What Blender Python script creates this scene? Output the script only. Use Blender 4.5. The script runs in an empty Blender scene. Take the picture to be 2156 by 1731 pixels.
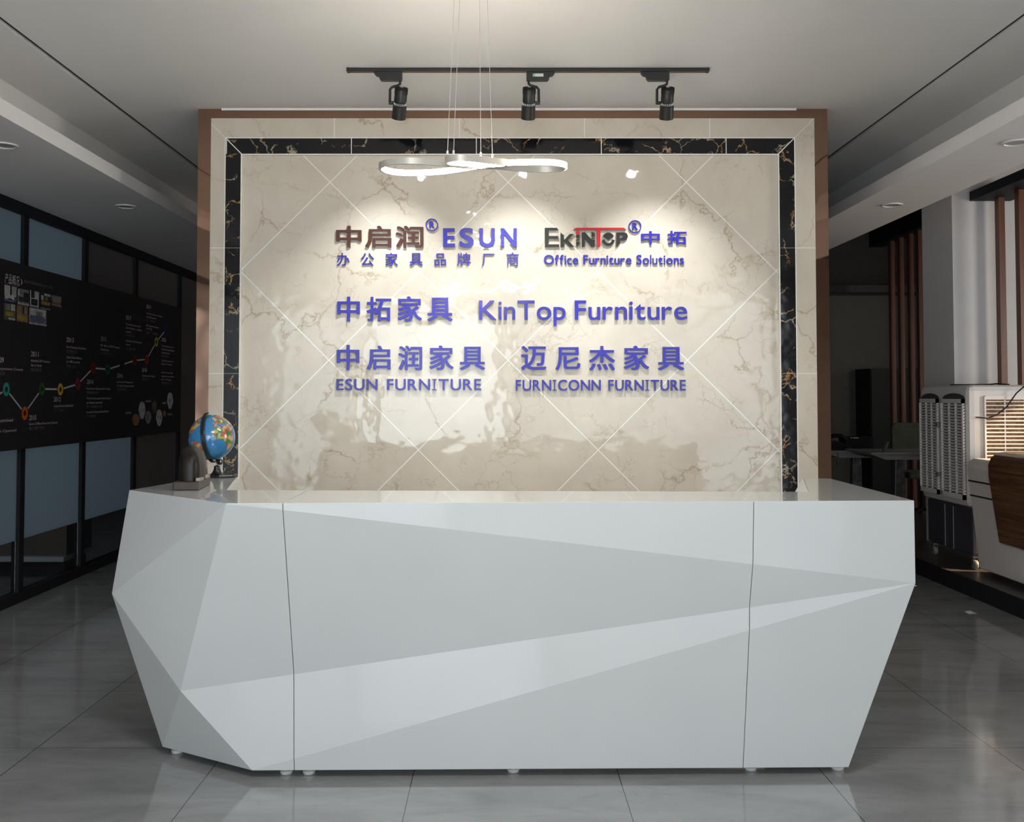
import bpy, bmesh, math, random
import numpy as np
from mathutils import Vector, Matrix
random.seed(7)
S = bpy.context.scene
COL = S.collection
PI = math.pi

# ------------------------------------------------------------------ camera
W, H = 2156, 1731
F = 2083.0                      # focal length in pixels
CAMZ = 1.473
TPHI = 0.0347                   # slight upward pitch
PPX, PPY = 1052.0, 834.0 - F * TPHI
PHI = math.atan(TPHI)
cam_d = bpy.data.cameras.new('camera')
cam = bpy.data.objects.new('camera', cam_d)
COL.objects.link(cam)
cam.location = (0, 0, CAMZ)
cam.rotation_euler = (PI / 2 + PHI, 0, 0)
cam_d.sensor_width = 36
cam_d.sensor_fit = 'HORIZONTAL'
cam_d.lens = 36 * F / W
cam_d.shift_x = (W / 2 - PPX) / W
cam_d.shift_y = (PPY - H / 2) / W
cam_d.clip_start = 0.05
S.camera = cam

# ------------------------------------------------------------------ world, colour, big lights
S.view_settings.view_transform = 'Standard'
S.view_settings.look = 'None'
S.view_settings.gamma = 1.0
S.view_settings.use_curve_mapping = False
S.view_settings.exposure = 0.3
w = bpy.data.worlds.new('sky')
S.world = w
w.use_nodes = True
w.node_tree.nodes['Background'].inputs[0].default_value = (0.72, 0.83, 1.0, 1)
w.node_tree.nodes['Background'].inputs[1].default_value = 0.35


def light(name, kind, loc, target, power, color, **kw):
    d = bpy.data.lights.new(name, kind)
    d.energy = power
    d.color = color
    for k, v in kw.items():
        setattr(d, k, v)
    o = bpy.data.objects.new(name, d)
    COL.objects.link(o)
    o.location = loc
    if target is not None:
        o.rotation_euler = (Vector(target) - Vector(loc)).to_track_quat('-Z', 'Y').to_euler()
    return o


YF = -3.2                        # the entrance front behind the camera
DAY = (0.86, 0.95, 1.0)
light('entrance_daylight', 'AREA', (-1.05, YF - 0.02, 1.45), (-1.05, 5, 1.45), 88, DAY,
      shape='RECTANGLE', size=2.0, size_y=2.8)
light('shopfront_daylight_left', 'AREA', (-4.3, YF - 0.02, 1.55), (-4.3, 5, 1.55), 95, DAY,
      shape='RECTANGLE', size=4.1, size_y=3.0)
light('shopfront_daylight_right', 'AREA', (2.3, YF - 0.02, 1.55), (2.3, 5, 1.55), 78, DAY,
      shape='RECTANGLE', size=4.2, size_y=3.0)
light('right_wall_fill', 'AREA', (6.48, 5.0, 1.9), (3.5, 5.6, 1.9), 120, (1.0, 0.93, 0.86),  # unseen fill before the solid right wall, standing in for daylight from that side
      shape='RECTANGLE', size=2.6, size_y=1.7)
light('left_office_daylight', 'AREA', (-7.4, 7.2, 1.7), (-3.4, 7.2, 1.7), 32, (0.78, 0.92, 1.0),
      shape='RECTANGLE', size=2.6, size_y=1.8)
light('dark_room_fill', 'AREA', (6.48, 11.0, 1.8), (4, 11.0, 1.6), 8, (1.0, 0.95, 0.9),  # added to lift the dark room; the wall behind it has no window
      shape='RECTANGLE', size=2.4, size_y=1.6)
sun = light('sun', 'SUN', (7, 3, 4), None, 14, (1.0, 0.70, 0.42), angle=0.02)
sun.rotation_euler = Vector((-0.85, 0.15, -0.50)).to_track_quat('-Z', 'Y').to_euler()


# ------------------------------------------------------------------ unprojection of measured points
def P(px, py, X=None, Y=None, Z=None):
    u = (px - PPX) / F
    v = (PPY - py) / F
    c, s = math.cos(PHI), math.sin(PHI)
    d = Vector((u, c - v * s, s + v * c))
    if Y is not None:
        t = Y / d.y
    elif X is not None:
        t = X / d.x
    else:
        t = (Z - CAMZ) / d.z
    return Vector((d.x * t, d.y * t, CAMZ + d.z * t))


# ------------------------------------------------------------------ materials
MATS = {}


def nt_new(name):
    m = bpy.data.materials.new(name)
    m.use_nodes = True
    nt = m.node_tree
    return m, nt, nt.nodes['Principled BSDF']


def mat(name, col, rough=0.5, metal=0.0, coat=0.0, var=0.06, scale=8.0, bump=0.0, bscale=30.0, spec=0.5, emis=None,
        estr=0.0, alpha=None, trans=0.0, coatr=0.03):
    """procedural material: base colour broken up by a noise, optional bump"""
    if name in MATS:
        return MATS[name]
    m, nt, b = nt_new(name)
    N = nt.nodes
    L = nt.links
    tc = N.new('ShaderNodeTexCoord')
    nz = N.new('ShaderNodeTexNoise')
    nz.inputs['Scale'].default_value = scale
    nz.inputs['Detail'].default_value = 4
    L.new(tc.outputs['Object'], nz.inputs['Vector'])
    r = N.new('ShaderNodeValToRGB')
    r.color_ramp.elements[0].position = 0.3
    r.color_ramp.elements[1].position = 0.7
    lo = [max(0, c * (1 - var)) for c in col]
    hi = [min(1, c * (1 + var)) for c in col]
    r.color_ramp.elements[0].color = (*lo, 1)
    r.color_ramp.elements[1].color = (*hi, 1)
    L.new(nz.outputs['Fac'], r.inputs['Fac'])
    L.new(r.outputs['Color'], b.inputs['Base Color'])
    b.inputs['Roughness'].default_value = rough
    b.inputs['Metallic'].default_value = metal
    b.inputs['Coat Weight'].default_value = coat
    b.inputs['Coat Roughness'].default_value = coatr
    b.inputs['Specular IOR Level'].default_value = spec
    b.inputs['Transmission Weight'].default_value = trans
    if emis:
        b.inputs['Emission Color'].default_value = (*emis, 1)
        b.inputs['Emission Strength'].default_value = estr
    if alpha is not None:
        b.inputs['Alpha'].default_value = alpha
    if bump:
        nb = N.new('ShaderNodeTexNoise')
        nb.inputs['Scale'].default_value = bscale
        nb.inputs['Detail'].default_value = 2
        L.new(tc.outputs['Object'], nb.inputs['Vector'])
        bp = N.new('ShaderNodeBump')
        bp.inputs['Strength'].default_value = bump
        bp.inputs['Distance'].default_value = 0.01
        L.new(nb.outputs['Fac'], bp.inputs['Height'])
        L.new(bp.outputs['Normal'], b.inputs['Normal'])
        if coat:
            L.new(bp.outputs['Normal'], b.inputs['Coat Normal'])
    MATS[name] = m
    return m


class G:
    """tiny node-graph helper"""
    def __init__(s, nt):
        s.nt = nt

    def n(s, typ, ins=None, **props):
        nd = s.nt.nodes.new(typ)
        for k, v in props.items():
            setattr(nd, k, v)
        for k, v in (ins or {}).items():
            if isinstance(v, bpy.types.NodeSocket):
                s.nt.links.new(v, nd.inputs[k])
            else:
                nd.inputs[k].default_value = v
        return nd

    def m(s, op, a, b=0.0, c=0.0):
        return s.n('ShaderNodeMath', {0: a, 1: b, 2: c}, operation=op).outputs[0]

    def ramp(s, f, pts):
        r = s.n('ShaderNodeValToRGB', {'Fac': f})
        e = r.color_ramp.elements
        while len(e) < len(pts):
            e.new(0.5)
        for i, (p, c) in enumerate(pts):
            e[i].position = p
            e[i].color = (*c, 1) if len(c) == 3 else c
        return r.outputs['Color']

    def mix(s, f, a, b):
        nd = s.n('ShaderNodeMix', data_type='RGBA')
        for sock, v in ((nd.inputs[0], f), (nd.inputs[6], a), (nd.inputs[7], b)):
            if isinstance(v, bpy.types.NodeSocket):
                s.nt.links.new(v, sock)
            else:
                sock.default_value = v if isinstance(v, float) else ((*v, 1) if len(v) == 3 else v)
        return nd.outputs[2]

    def line(s, coord, offset, period, half):
        """1 where coord lies within half of offset + n*period"""
        a = s.m('SUBTRACT', coord, offset)
        pp = s.m('PINGPONG', a, period / 2)
        return s.m('LESS_THAN', pp, half)


def marble(name, kind, extra=None):
    m, nt, b = nt_new(name)
    g = G(nt)
    co = g.n('ShaderNodeTexCoord').outputs['Object']
    sx = g.n('ShaderNodeSeparateXYZ', {0: co})
    x, z = sx.outputs[0], sx.outputs[2]
    wn = g.n('ShaderNodeTexNoise', {'Vector': co, 'Scale': 3.2, 'Detail': 6.0, 'Roughness': 0.62})
    dis = g.n('ShaderNodeVectorMath', {0: wn.outputs['Color'], 1: (0.5, 0.5, 0.5)}, operation='SUBTRACT')
    sc = g.n('ShaderNodeVectorMath', {0: dis.outputs[0], 'Scale': 0.42}, operation='SCALE')
    wc = g.n('ShaderNodeVectorMath', {0: co, 1: sc.outputs[0]}, operation='ADD').outputs[0]
    if kind == 'beige':
        cloud = g.n('ShaderNodeTexNoise', {'Vector': co, 'Scale': 2.3, 'Detail': 8.0, 'Roughness': 0.65}).outputs['Fac']
        base = g.ramp(cloud, [(0.3, (0.565, 0.503, 0.408)), (0.7, (0.67, 0.61, 0.512))])
        ed = g.n('ShaderNodeTexVoronoi', {'Vector': wc, 'Scale': 2.1}, feature='DISTANCE_TO_EDGE').outputs['Distance']
        vein = g.ramp(ed, [(0.0, (1, 1, 1)), (0.013, (0.25, 0.25, 0.25)), (0.030, (0, 0, 0))])
        msk = g.ramp(g.n('ShaderNodeTexNoise', {'Vector': co, 'Scale': 2.6, 'Detail': 3.0}).outputs['Fac'],
                     [(0.46, (0, 0, 0)), (0.60, (1, 1, 1))])
        f = g.m('MULTIPLY', vein, msk)
        fine = g.n('ShaderNodeTexVoronoi', {'Vector': wc, 'Scale': 6.5}, feature='DISTANCE_TO_EDGE').outputs['Distance']
        fv = g.ramp(fine, [(0.0, (0.55, 0.55, 0.55)), (0.03, (0, 0, 0))])
        m2 = g.ramp(g.n('ShaderNodeTexNoise', {'Vector': co, 'Scale': 4.1, 'Detail': 2.0}).outputs['Fac'],
                    [(0.47, (0, 0, 0)), (0.62, (1, 1, 1))])
        f = g.m('MAXIMUM', f, g.m('MULTIPLY', fv, m2))
        c = g.mix(g.m('MULTIPLY', f, 0.75), base, (0.33, 0.235, 0.125))
        rough, bump = 0.05, 0.09
    else:
        ed = g.n('ShaderNodeTexVoronoi', {'Vector': wc, 'Scale': 7.0}, feature='DISTANCE_TO_EDGE').outputs['Distance']
        vein = g.ramp(ed, [(0.0, (1, 1, 1)), (0.02, (0.6, 0.6, 0.6)), (0.04, (0, 0, 0))])
        msk = g.ramp(g.n('ShaderNodeTexNoise', {'Vector': co, 'Scale': 6.0, 'Detail': 4.0, 'Roughness': 0.7}).outputs['Fac'],
                     [(0.47, (0, 0, 0)), (0.56, (1, 1, 1))])
        hue = g.ramp(g.n('ShaderNodeTexNoise', {'Vector': co, 'Scale': 9.0}).outputs['Fac'],
                     [(0.45, (0.42, 0.36, 0.27)), (0.62, (0.50, 0.24, 0.07))])
        c = g.mix(g.m('MULTIPLY', vein, msk), (0.006, 0.0055, 0.007), hue)
        rough, bump = 0.08, 0.03
    if extra:
        c = extra(g, x, z, c)
    nt.links.new(c, b.inputs['Base Color'])
    b.inputs['Roughness'].default_value = rough
    b.inputs['Specular IOR Level'].default_value = 0.5
    nb = g.n('ShaderNodeTexNoise', {'Vector': co, 'Scale': 6.5, 'Detail': 2.0})
    bp = g.n('ShaderNodeBump', {'Strength': bump, 'Distance': 0.05, 'Height': nb.outputs['Fac']})
    nt.links.new(bp.outputs[0], b.inputs['Normal'])
    return m


# ------------------------------------------------------------------ mesh builder
class MB:
    def __init__(s):
        s.v, s.f, s.mi = [], [], []

    def add(s, vs, fs, mi=0):
        o = len(s.v)
        s.v += [tuple(p) for p in vs]
        s.f += [tuple(i + o for i in f) for f in fs]
        s.mi += [mi] * len(fs)

    def box(s, x0, x1, y0, y1, z0, z1, mi=0):
        vs = [(x, y, z) for z in (z0, z1) for y in (y0, y1) for x in (x0, x1)]
        s.add(vs, [(0, 2, 3, 1), (4, 5, 7, 6), (0, 1, 5, 4), (2, 6, 7, 3), (0, 4, 6, 2), (1, 3, 7, 5)], mi)

    def prism(s, poly, a0, a1, axis='y', mi=0):
        """poly: 2D outline; axis y -> (x,z), x -> (y,z), z -> (x,y)"""
        def mk(p, a):
            return {'y': (p[0], a, p[1]), 'x': (a, p[0], p[1]), 'z': (p[0], p[1], a)}[axis]
        n = len(poly)
        vs = [mk(p, a0) for p in poly] + [mk(p, a1) for p in poly]
        fs = [tuple(range(n)), tuple(range(2 * n - 1, n - 1, -1))]
        fs += [(i, i + n, (i + 1) % n + n, (i + 1) % n) for i in range(n)]
        s.add(vs, fs, mi)

    def tube(s, pts, r, n=8, mi=0, closed=False):
        pts = [Vector(p) for p in pts]
        rings = []
        prev = None
        m = len(pts)
        for i, p in enumerate(pts):
            a = pts[(i - 1) % m] if (closed or i) else p
            b = pts[(i + 1) % m] if (closed or i < m - 1) else p
            t = (b - a).normalized()
            if prev is None:
                up = Vector((0, 0, 1)) if abs(t.z) < 0.9 else Vector((1, 0, 0))
                prev = t.cross(up).normalized()
            nn = (prev - t * prev.dot(t)).normalized()
            prev = nn
            bb = t.cross(nn)
            rr = r[i] if isinstance(r, (list, tuple)) else r
            rings.append([p + (nn * math.cos(2 * PI * k / n) + bb * math.sin(2 * PI * k / n)) * rr for k in range(n)])
        vs = [v for g in rings for v in g]
        fs = []
        for i in range(m if closed else m - 1):
            j = (i + 1) % m
            fs += [(i * n + k, i * n + (k + 1) % n, j * n + (k + 1) % n, j * n + k) for k in range(n)]
        if not closed:
            fs += [tuple(range(n - 1, -1, -1)), tuple((m - 1) * n + k for k in range(n))]
        s.add(vs, fs, mi)

    def lathe(s, prof, n=32, M=None, mi=0):
        """prof: [(r,z)...] about local z"""
        M = M or Matrix()
        vs, fs = [], []
        for r, z in prof:
            vs += [M @ Vector((r * math.cos(2 * PI * k / n), r * math.sin(2 * PI * k / n), z)) for k in range(n)]
        for i in range(len(prof) - 1):
            fs += [(i * n + k, i * n + (k + 1) % n, (i + 1) * n + (k + 1) % n, (i + 1) * n + k) for k in range(n)]
        if prof[0][0] > 1e-6:
            fs.append(tuple(range(n - 1, -1, -1)))
        if prof[-1][0] > 1e-6:
            fs.append(tuple((len(prof) - 1) * n + k for k in range(n)))
        s.add(vs, fs, mi)

    def build(s, name, mats, parent=None, smooth=False, bevel=0.0, seg=2, angle=40):
        me = bpy.data.meshes.new(name)
        me.from_pydata(s.v, [], s.f)
        for m in (mats if isinstance(mats, (list, tuple)) else [mats]):
            me.materials.append(m)
        me.polygons.foreach_set('material_index', s.mi)
        bm = bmesh.new()
        bm.from_mesh(me)
        bmesh.ops.remove_doubles(bm, verts=bm.verts, dist=1e-6)
        bmesh.ops.recalc_face_normals(bm, faces=bm.faces)
        bm.to_mesh(me)
        bm.free()
        return link(name, me, parent, smooth, bevel, seg, angle)


def link(name, me, parent=None, smooth=False, bevel=0.0, seg=2, angle=40):
    o = bpy.data.objects.new(name, me)
    COL.objects.link(o)
    if parent is not None:
        o.parent = parent
        o.matrix_parent_inverse = Matrix.Translation(parent.location).inverted() if parent.type == 'EMPTY' else Matrix()
    if smooth:
        me.polygons.foreach_set('use_smooth', [True] * len(me.polygons))
        me.set_sharp_from_angle(angle=math.radians(angle))
    if bevel:
        md = o.modifiers.new('bevel', 'BEVEL')
        md.width = bevel
        md.segments = seg
        md.limit_method = 'ANGLE'
        md.angle_limit = math.radians(angle)
    return o


def thing(name, label, cat, loc=(0, 0, 0), group=None):
    o = bpy.data.objects.new(name, None)
    o.empty_display_size = 0.1
    COL.objects.link(o)
    o.location = loc
    return tag(o, label, cat, group)


def tag(o, label, cat, group=None):
    o['label'] = label
    o['category'] = cat
    if group:
        o['group'] = group
    return o


def struct(o, label=None, cat=None):
    o['kind'] = 'structure'
    if label:
        o['label'] = label
        o['category'] = cat
    return o


def box_obj(name, m, *b, parent=None, bevel=0.0):
    q = MB()
    q.box(*b)
    return q.build(name, m, parent, bevel=bevel)


# ------------------------------------------------------------------ glyphs (raster -> clean outline -> extruded letter)
GLYPH = {}


def glyph_mask(ch, res=150):
    c = bpy.data.curves.new('g', 'FONT')
    c.body = ch
    c.resolution_u = 6
    o = bpy.data.objects.new('g', c)
    COL.objects.link(o)
    bpy.context.view_layer.update()
    dg = bpy.context.evaluated_depsgraph_get()
    me = bpy.data.meshes.new_from_object(o.evaluated_get(dg))
    bpy.data.objects.remove(o)
    me.calc_loop_triangles()
    V = np.array([v.co[:2] for v in me.vertices])
    lo, hi = V.min(0), V.max(0)
    sc = res / max(hi - lo)
    pad = 24
    w_, h_ = int((hi[0] - lo[0]) * sc) + 2 * pad, int((hi[1] - lo[1]) * sc) + 2 * pad
    M = np.zeros((h_, w_), bool)
    for t in me.loop_triangles:
        a, b, d = [(V[i] - lo) * sc + pad for i in t.vertices]
        x0, x1 = int(min(a[0], b[0], d[0])), int(max(a[0], b[0], d[0])) + 2
        y0, y1 = int(min(a[1], b[1], d[1])), int(max(a[1], b[1], d[1])) + 2
        X, Y = np.meshgrid(np.arange(x0, x1), np.arange(y0, y1))
        def e(p, q):
            return (q[0] - p[0]) * (Y - p[1]) - (q[1] - p[1]) * (X - p[0])
        e1, e2, e3 = e(a, b), e(b, d), e(d, a)
        ins = ((e1 >= 0) & (e2 >= 0) & (e3 >= 0)) | ((e1 <= 0) & (e2 <= 0) & (e3 <= 0))
        M[y0:y1, x0:x1] |= ins
    bpy.data.meshes.remove(me)
    return M


def strokes_mask(polys, w_, h_, res=160):
    """polygons in a w_ x h_ box (y up) -> mask; (poly, 0) cuts"""
    pad = 24
    sc = res / max(w_, h_)
    Wd, Hd = int(w_ * sc) + 2 * pad, int(h_ * sc) + 2 * pad
    X, Y = np.meshgrid(np.arange(Wd), np.arange(Hd))
    M = np.zeros((Hd, Wd), bool)
    for poly in polys:
        val = True
        if isinstance(poly, tuple):
            poly, val = poly[0], False
        p = [(a * sc + pad, b * sc + pad) for a, b in poly]
        ins = np.zeros_like(M)
        for i in range(len(p)):
            (x1, y1), (x2, y2) = p[i], p[(i + 1) % len(p)]
            if abs(y2 - y1) < 1e-9:
                continue
            cond = ((y1 > Y) != (y2 > Y)) & (X < (x2 - x1) * (Y - y1) / (y2 - y1) + x1)
            ins ^= cond
        M[ins] = val
    return M


def dilate(M, rx, ry):
    R = M.copy()
    for k in range(1, rx + 1):
        R[:, k:] |= M[:, :-k]
        R[:, :-k] |= M[:, k:]
    M2 = R.copy()
    for k in range(1, ry + 1):
        R[k:] |= M2[:-k]
        R[:-k] |= M2[k:]
    return R


def contours(M):
    A = M.astype(float)
    A = (A + np.roll(A, 1, 0) + np.roll(A, -1, 0) + np.roll(A, 1, 1) + np.roll(A, -1, 1)) / 5.0
    A = np.clip(A, 0.02, 0.98)
    h_, w_ = A.shape
    seg = {}
    T = {1: [(3, 0)], 2: [(0, 1)], 3: [(3, 1)], 4: [(1, 2)], 5: [(3, 2), (1, 0)], 6: [(0, 2)], 7: [(3, 2)],
         8: [(2, 3)], 9: [(2, 0)], 10: [(0, 3), (2, 1)], 11: [(2, 1)], 12: [(1, 3)], 13: [(1, 0)], 14: [(0, 3)]}
    B = A >= 0.5
    code = (B[:-1, :-1] * 1 + B[:-1, 1:] * 2 + B[1:, 1:] * 4 + B[1:, :-1] * 8)
    ys, xs = np.nonzero((code > 0) & (code < 15))
    pt = {}
    for y, x in zip(ys.tolist(), xs.tolist()):
        def ed(k):
            if k == 0:
                key = (x, y, 0); a, b = A[y, x], A[y, x + 1]; q = (x + (0.5 - a) / (b - a), y) if a != b else (x + .5, y)
            elif k == 1:
                key = (x + 1, y, 1); a, b = A[y, x + 1], A[y + 1, x + 1]; q = (x + 1, y + (0.5 - a) / (b - a)) if a != b else (x + 1, y + .5)
            elif k == 2:
                key = (x, y + 1, 0); a, b = A[y + 1, x], A[y + 1, x + 1]; q = (x + (0.5 - a) / (b - a), y + 1) if a != b else (x + .5, y + 1)
            else:
                key = (x, y, 1); a, b = A[y, x], A[y + 1, x]; q = (x, y + (0.5 - a) / (b - a)) if a != b else (x, y + .5)
            pt[key] = q
            return key
        for a, b in T[int(code[y, x])]:
            seg[ed(a)] = ed(b)
    loops = []
    while seg:
        k0 = next(iter(seg))
        lp = []
        k = k0
        while k in seg:
            lp.append(pt[k])
            k = seg.pop(k)
        if len(lp) > 6:
            loops.append(lp)
    return loops


def simplify(lp, eps=0.55):
    P_ = np.array(lp)
    n = len(P_)
    i0 = 0
    i1 = int(((P_ - P_[0]) ** 2).sum(1).argmax())
    def dp(a, b):
        idx = np.arange(a, b + 1) % n
        Q = P_[idx]
        if len(Q) < 3:
            return [a]
        d = Q[-1] - Q[0]
        L_ = np.hypot(*d)
        r = Q - Q[0]
        dist = np.abs(r[:, 0] * d[1] - r[:, 1] * d[0]) / L_ if L_ > 1e-9 else np.hypot(r[:, 0], r[:, 1])
        k = int(dist.argmax())
        if dist[k] > eps:
            return dp(a, a + k) + dp(a + k, b)
        return [a]
    ids = dp(i0, i1) + dp(i1, i0 + n)
    return [tuple(P_[i % n]) for i in ids]


def outline_mesh(M, thick):
    """mask -> mesh scaled to unit bbox in (x,z), front at y=0, back at y=thick; slot 0 face, slot 1 side"""
    loops = [simplify(l) for l in contours(M)]
    loops = [l for l in loops if len(l) > 2]
    cu = bpy.data.curves.new('o', 'CURVE')
    cu.dimensions = '2D'
    cu.fill_mode = 'BOTH'
    cu.extrude = 0.5
    A = np.array([p for l in loops for p in l])
    lo, hi = A.min(0), A.max(0)
    for l in loops:
        sp = cu.splines.new('POLY')
        sp.points.add(len(l) - 1)
        for i, p in enumerate(l):
            sp.points[i].co = ((p[0] - lo[0]) / (hi[0] - lo[0]), (p[1] - lo[1]) / (hi[1] - lo[1]), 0, 1)
        sp.use_cyclic_u = True
    o = bpy.data.objects.new('o', cu)
    COL.objects.link(o)
    bpy.context.view_layer.update()
    me = bpy.data.meshes.new_from_object(o.evaluated_get(bpy.context.evaluated_depsgraph_get()))
    bpy.data.objects.remove(o)
    return me


def letter(name, key, M, box, yf, thick, mats, parent):
    """box = px bbox (x0,y0,x1,y1) measured on the plane y = yf"""
    if key not in GLYPH:
        GLYPH[key] = outline_mesh(M() if callable(M) else M, 1)
    me = GLYPH[key].copy()
    me.name = name
    a = P(box[0], box[3], Y=yf)
    b = P(box[2], box[1], Y=yf)
    for v in me.vertices:
        x, y, z = v.co
        v.co = (a.x + (b.x - a.x) * x, yf + (0.5 - z) * thick, a.z + (b.z - a.z) * y)
    me.materials.clear()
    for m in mats:
        me.materials.append(m)
    bm = bmesh.new()
    bm.from_mesh(me)
    bmesh.ops.remove_doubles(bm, verts=bm.verts, dist=1e-5)
    bmesh.ops.recalc_face_normals(bm, faces=bm.faces)
    for f in bm.faces:
        f.material_index = 0 if f.normal.y < -0.9 else 1
        f.smooth = False
    bm.to_mesh(me)
    bm.free()
    return link(name, me, parent)


# ================================================================== THE SETTING
WY = 6.25                                  # front plane of the tiled feature wall
CZ = 3.31                                  # main ceiling
SZ = 2.86                                  # lower side ceilings
white_paint = mat('white_ceiling_paint', (0.86, 0.85, 0.83), 0.75, var=0.02, scale=2)
side_paint = mat('side_ceiling_paint', (0.80, 0.79, 0.79), 0.75, var=0.02, scale=2)
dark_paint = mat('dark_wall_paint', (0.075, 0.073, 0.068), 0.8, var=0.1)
black_void = mat('black_recess', (0.012, 0.012, 0.012), 0.6)
black_frame = mat('black_aluminium', (0.014, 0.014, 0.017), 0.6, var=0.1, spec=0.2)

# floor
m, nt, b = nt_new('polished_grey_tile')
g = G(nt)
co = g.n('ShaderNodeTexCoord').outputs['Object']
sx = g.n('ShaderNodeSeparateXYZ', {0: co})
st = g.n('ShaderNodeMapping', {0: co, 2: (0, 0, 0.5), 3: (1.1, 3.2, 1)})
nz = g.n('ShaderNodeTexNoise', {'Vector': st.outputs[0], 'Scale': 1.6, 'Detail': 9.0, 'Roughness': 0.62, 'Distortion': 0.6})
base = g.ramp(nz.outputs['Fac'], [(0.3, (0.20, 0.205, 0.205)), (0.5, (0.26, 0.265, 0.265)), (0.72, (0.31, 0.315, 0.315))])
streak = g.n('ShaderNodeTexNoise', {'Vector': st.outputs[0], 'Scale': 4.0, 'Detail': 10.0, 'Roughness': 0.7, 'Distortion': 1.4})
sv = g.ramp(streak.outputs['Fac'], [(0.55, (0, 0, 0)), (0.75, (0.55, 0.55, 0.55))])
base = g.mix(sv, base, (0.15, 0.155, 0.155))
gx = g.line(sx.outputs[0], -0.337, 0.8, 0.0016)
gy = g.line(sx.outputs[1], 4.197, 0.8, 0.0014)
base = g.mix(g.m('MAXIMUM', gx, gy), base, (0.03, 0.03, 0.03))
nt.links.new(base, b.inputs['Base Color'])
b.inputs['Roughness'].default_value = 0.09
b.inputs['Specular IOR Level'].default_value = 0.9
nb = g.n('ShaderNodeTexNoise', {'Vector': co, 'Scale': 2.5})
bp = g.n('ShaderNodeBump', {'Strength': 0.03, 'Distance': 0.05, 'Height': nb.outputs['Fac']})
nt.links.new(bp.outputs[0], b.inputs['Normal'])
floor_m = m
struct(box_obj('floor', floor_m, -7.6, 6.6, YF - 2, 14.2, -0.1, 0), 'polished grey tile floor with dark joints', 'floor')

# ceilings
YB, YE = YF - 0.1, 14.0
q = MB()
q.box(-2.42, 2.52, YB, YE, CZ, CZ + 0.1)
struct(q.build('ceiling', white_paint), 'flat white middle ceiling between two dark slots', 'ceiling')
q = MB()
q.box(-2.89, -2.457, YB, YE, CZ, CZ + 0.1)
q.box(-2.95, -2.89, YB, YE, SZ + 0.03, CZ + 0.1)
struct(q.build('ceiling_left_strip', white_paint), 'white ceiling strip left of the left slot', 'ceiling')
q = MB()
q.box(2.557, 3.0, YB, YE, CZ, CZ + 0.1)
q.box(3.0, 3.06, YB, YE, SZ + 0.03, CZ + 0.1)
struct(q.build('ceiling_right_strip', white_paint), 'white ceiling strip right of the right slot', 'ceiling')
for nm, x0, x1, lab in (('trim_1', -2.457, -2.42, 'left'), ('trim_2', 2.52, 2.557, 'right')):
    q = MB()
    q.box(x0, x1, YB, YE, CZ + 0.018, CZ + 0.1)
    struct(q.build(nm, black_void), 'thin black slot running along the %s side of the ceiling' % lab, 'ceiling slot')
q = MB()
q.box(-3.52, -2.465, YB, YE, SZ, SZ + 0.03)
q.box(-2.485, -2.465, YB, YE, SZ + 0.03, SZ + 0.085)
struct(q.build('ceiling_left_soffit', side_paint), 'lowered grey side ceiling with upstand on the left', 'ceiling')
q = MB()
q.box(2.58, 3.12, YB, YE, SZ, SZ + 0.03)
q.box(2.58, 2.60, YB, YE, SZ + 0.03, SZ + 0.085)
q.box(3.06, 3.12, YB, YE, SZ + 0.03, 3.8)
struct(q.build('ceiling_right_soffit', side_paint), 'lowered side ceiling with upstand on the right', 'ceiling')
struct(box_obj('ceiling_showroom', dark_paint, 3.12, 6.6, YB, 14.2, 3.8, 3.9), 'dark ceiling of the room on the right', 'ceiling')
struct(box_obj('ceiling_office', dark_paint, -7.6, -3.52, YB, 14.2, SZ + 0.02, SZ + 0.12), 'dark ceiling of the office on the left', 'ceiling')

# outer walls
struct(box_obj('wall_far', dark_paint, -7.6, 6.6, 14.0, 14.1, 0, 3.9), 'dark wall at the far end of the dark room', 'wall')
q = MB()
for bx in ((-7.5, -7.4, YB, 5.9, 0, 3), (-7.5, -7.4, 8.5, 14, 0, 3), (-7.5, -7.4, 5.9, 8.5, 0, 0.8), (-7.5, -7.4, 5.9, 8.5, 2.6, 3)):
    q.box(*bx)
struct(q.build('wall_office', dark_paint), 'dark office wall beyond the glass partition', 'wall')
q = MB()
for bx in ((6.5, 6.6, YB, 6.7, 0, 3.9), (6.5, 6.6, 7.35, 14, 0, 3.9), (6.5, 6.6, 6.7, 7.35, 0, 1.7), (6.5, 6.6, 6.7, 7.35, 2.9, 3.9)):
    q.box(*bx)
cream = mat('cream_wall_paint', (0.66, 0.62, 0.58), 0.8)
struct(q.build('wall_right', cream), 'wall of the right hand room with a window', 'wall')
# entrance front behind the camera
q = MB()
for bx in ((-7.5, -6.4, YF - 0.1, YF, 0, 3.9), (-6.4, -2.2, YF - 0.1, YF, 3.1, 3.9), (-2.2, -2.1, YF - 0.1, YF, 0, 3.9), (-2.1, 0.0, YF - 0.1, YF, 2.9, 3.9),
           (0.0, 0.15, YF - 0.1, YF, 0, 3.9), (0.15, 4.45, YF - 0.1, YF, 3.1, 3.9), (4.45, 6.6, YF - 0.1, YF, 0, 3.9)):
    q.box(*bx)
struct(q.build('wall_front', cream), 'entrance wall behind the viewer', 'wall')
for i, (x0, x1) in enumerate(((-2.1, 0.0),)):
    q = MB()
    for xx in (x0, (x0 + x1) / 2 - 0.025, x1 - 0.05):
        q.box(xx, xx + 0.05, YF - 0.08, YF - 0.03, 0, 2.9)
    q.box(x0, x1, YF - 0.08, YF - 0.03, 2.82, 2.9)
    struct(q.build('door_%d' % (i + 1), black_frame), 'black framed glass entrance behind the viewer', 'door')

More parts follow.
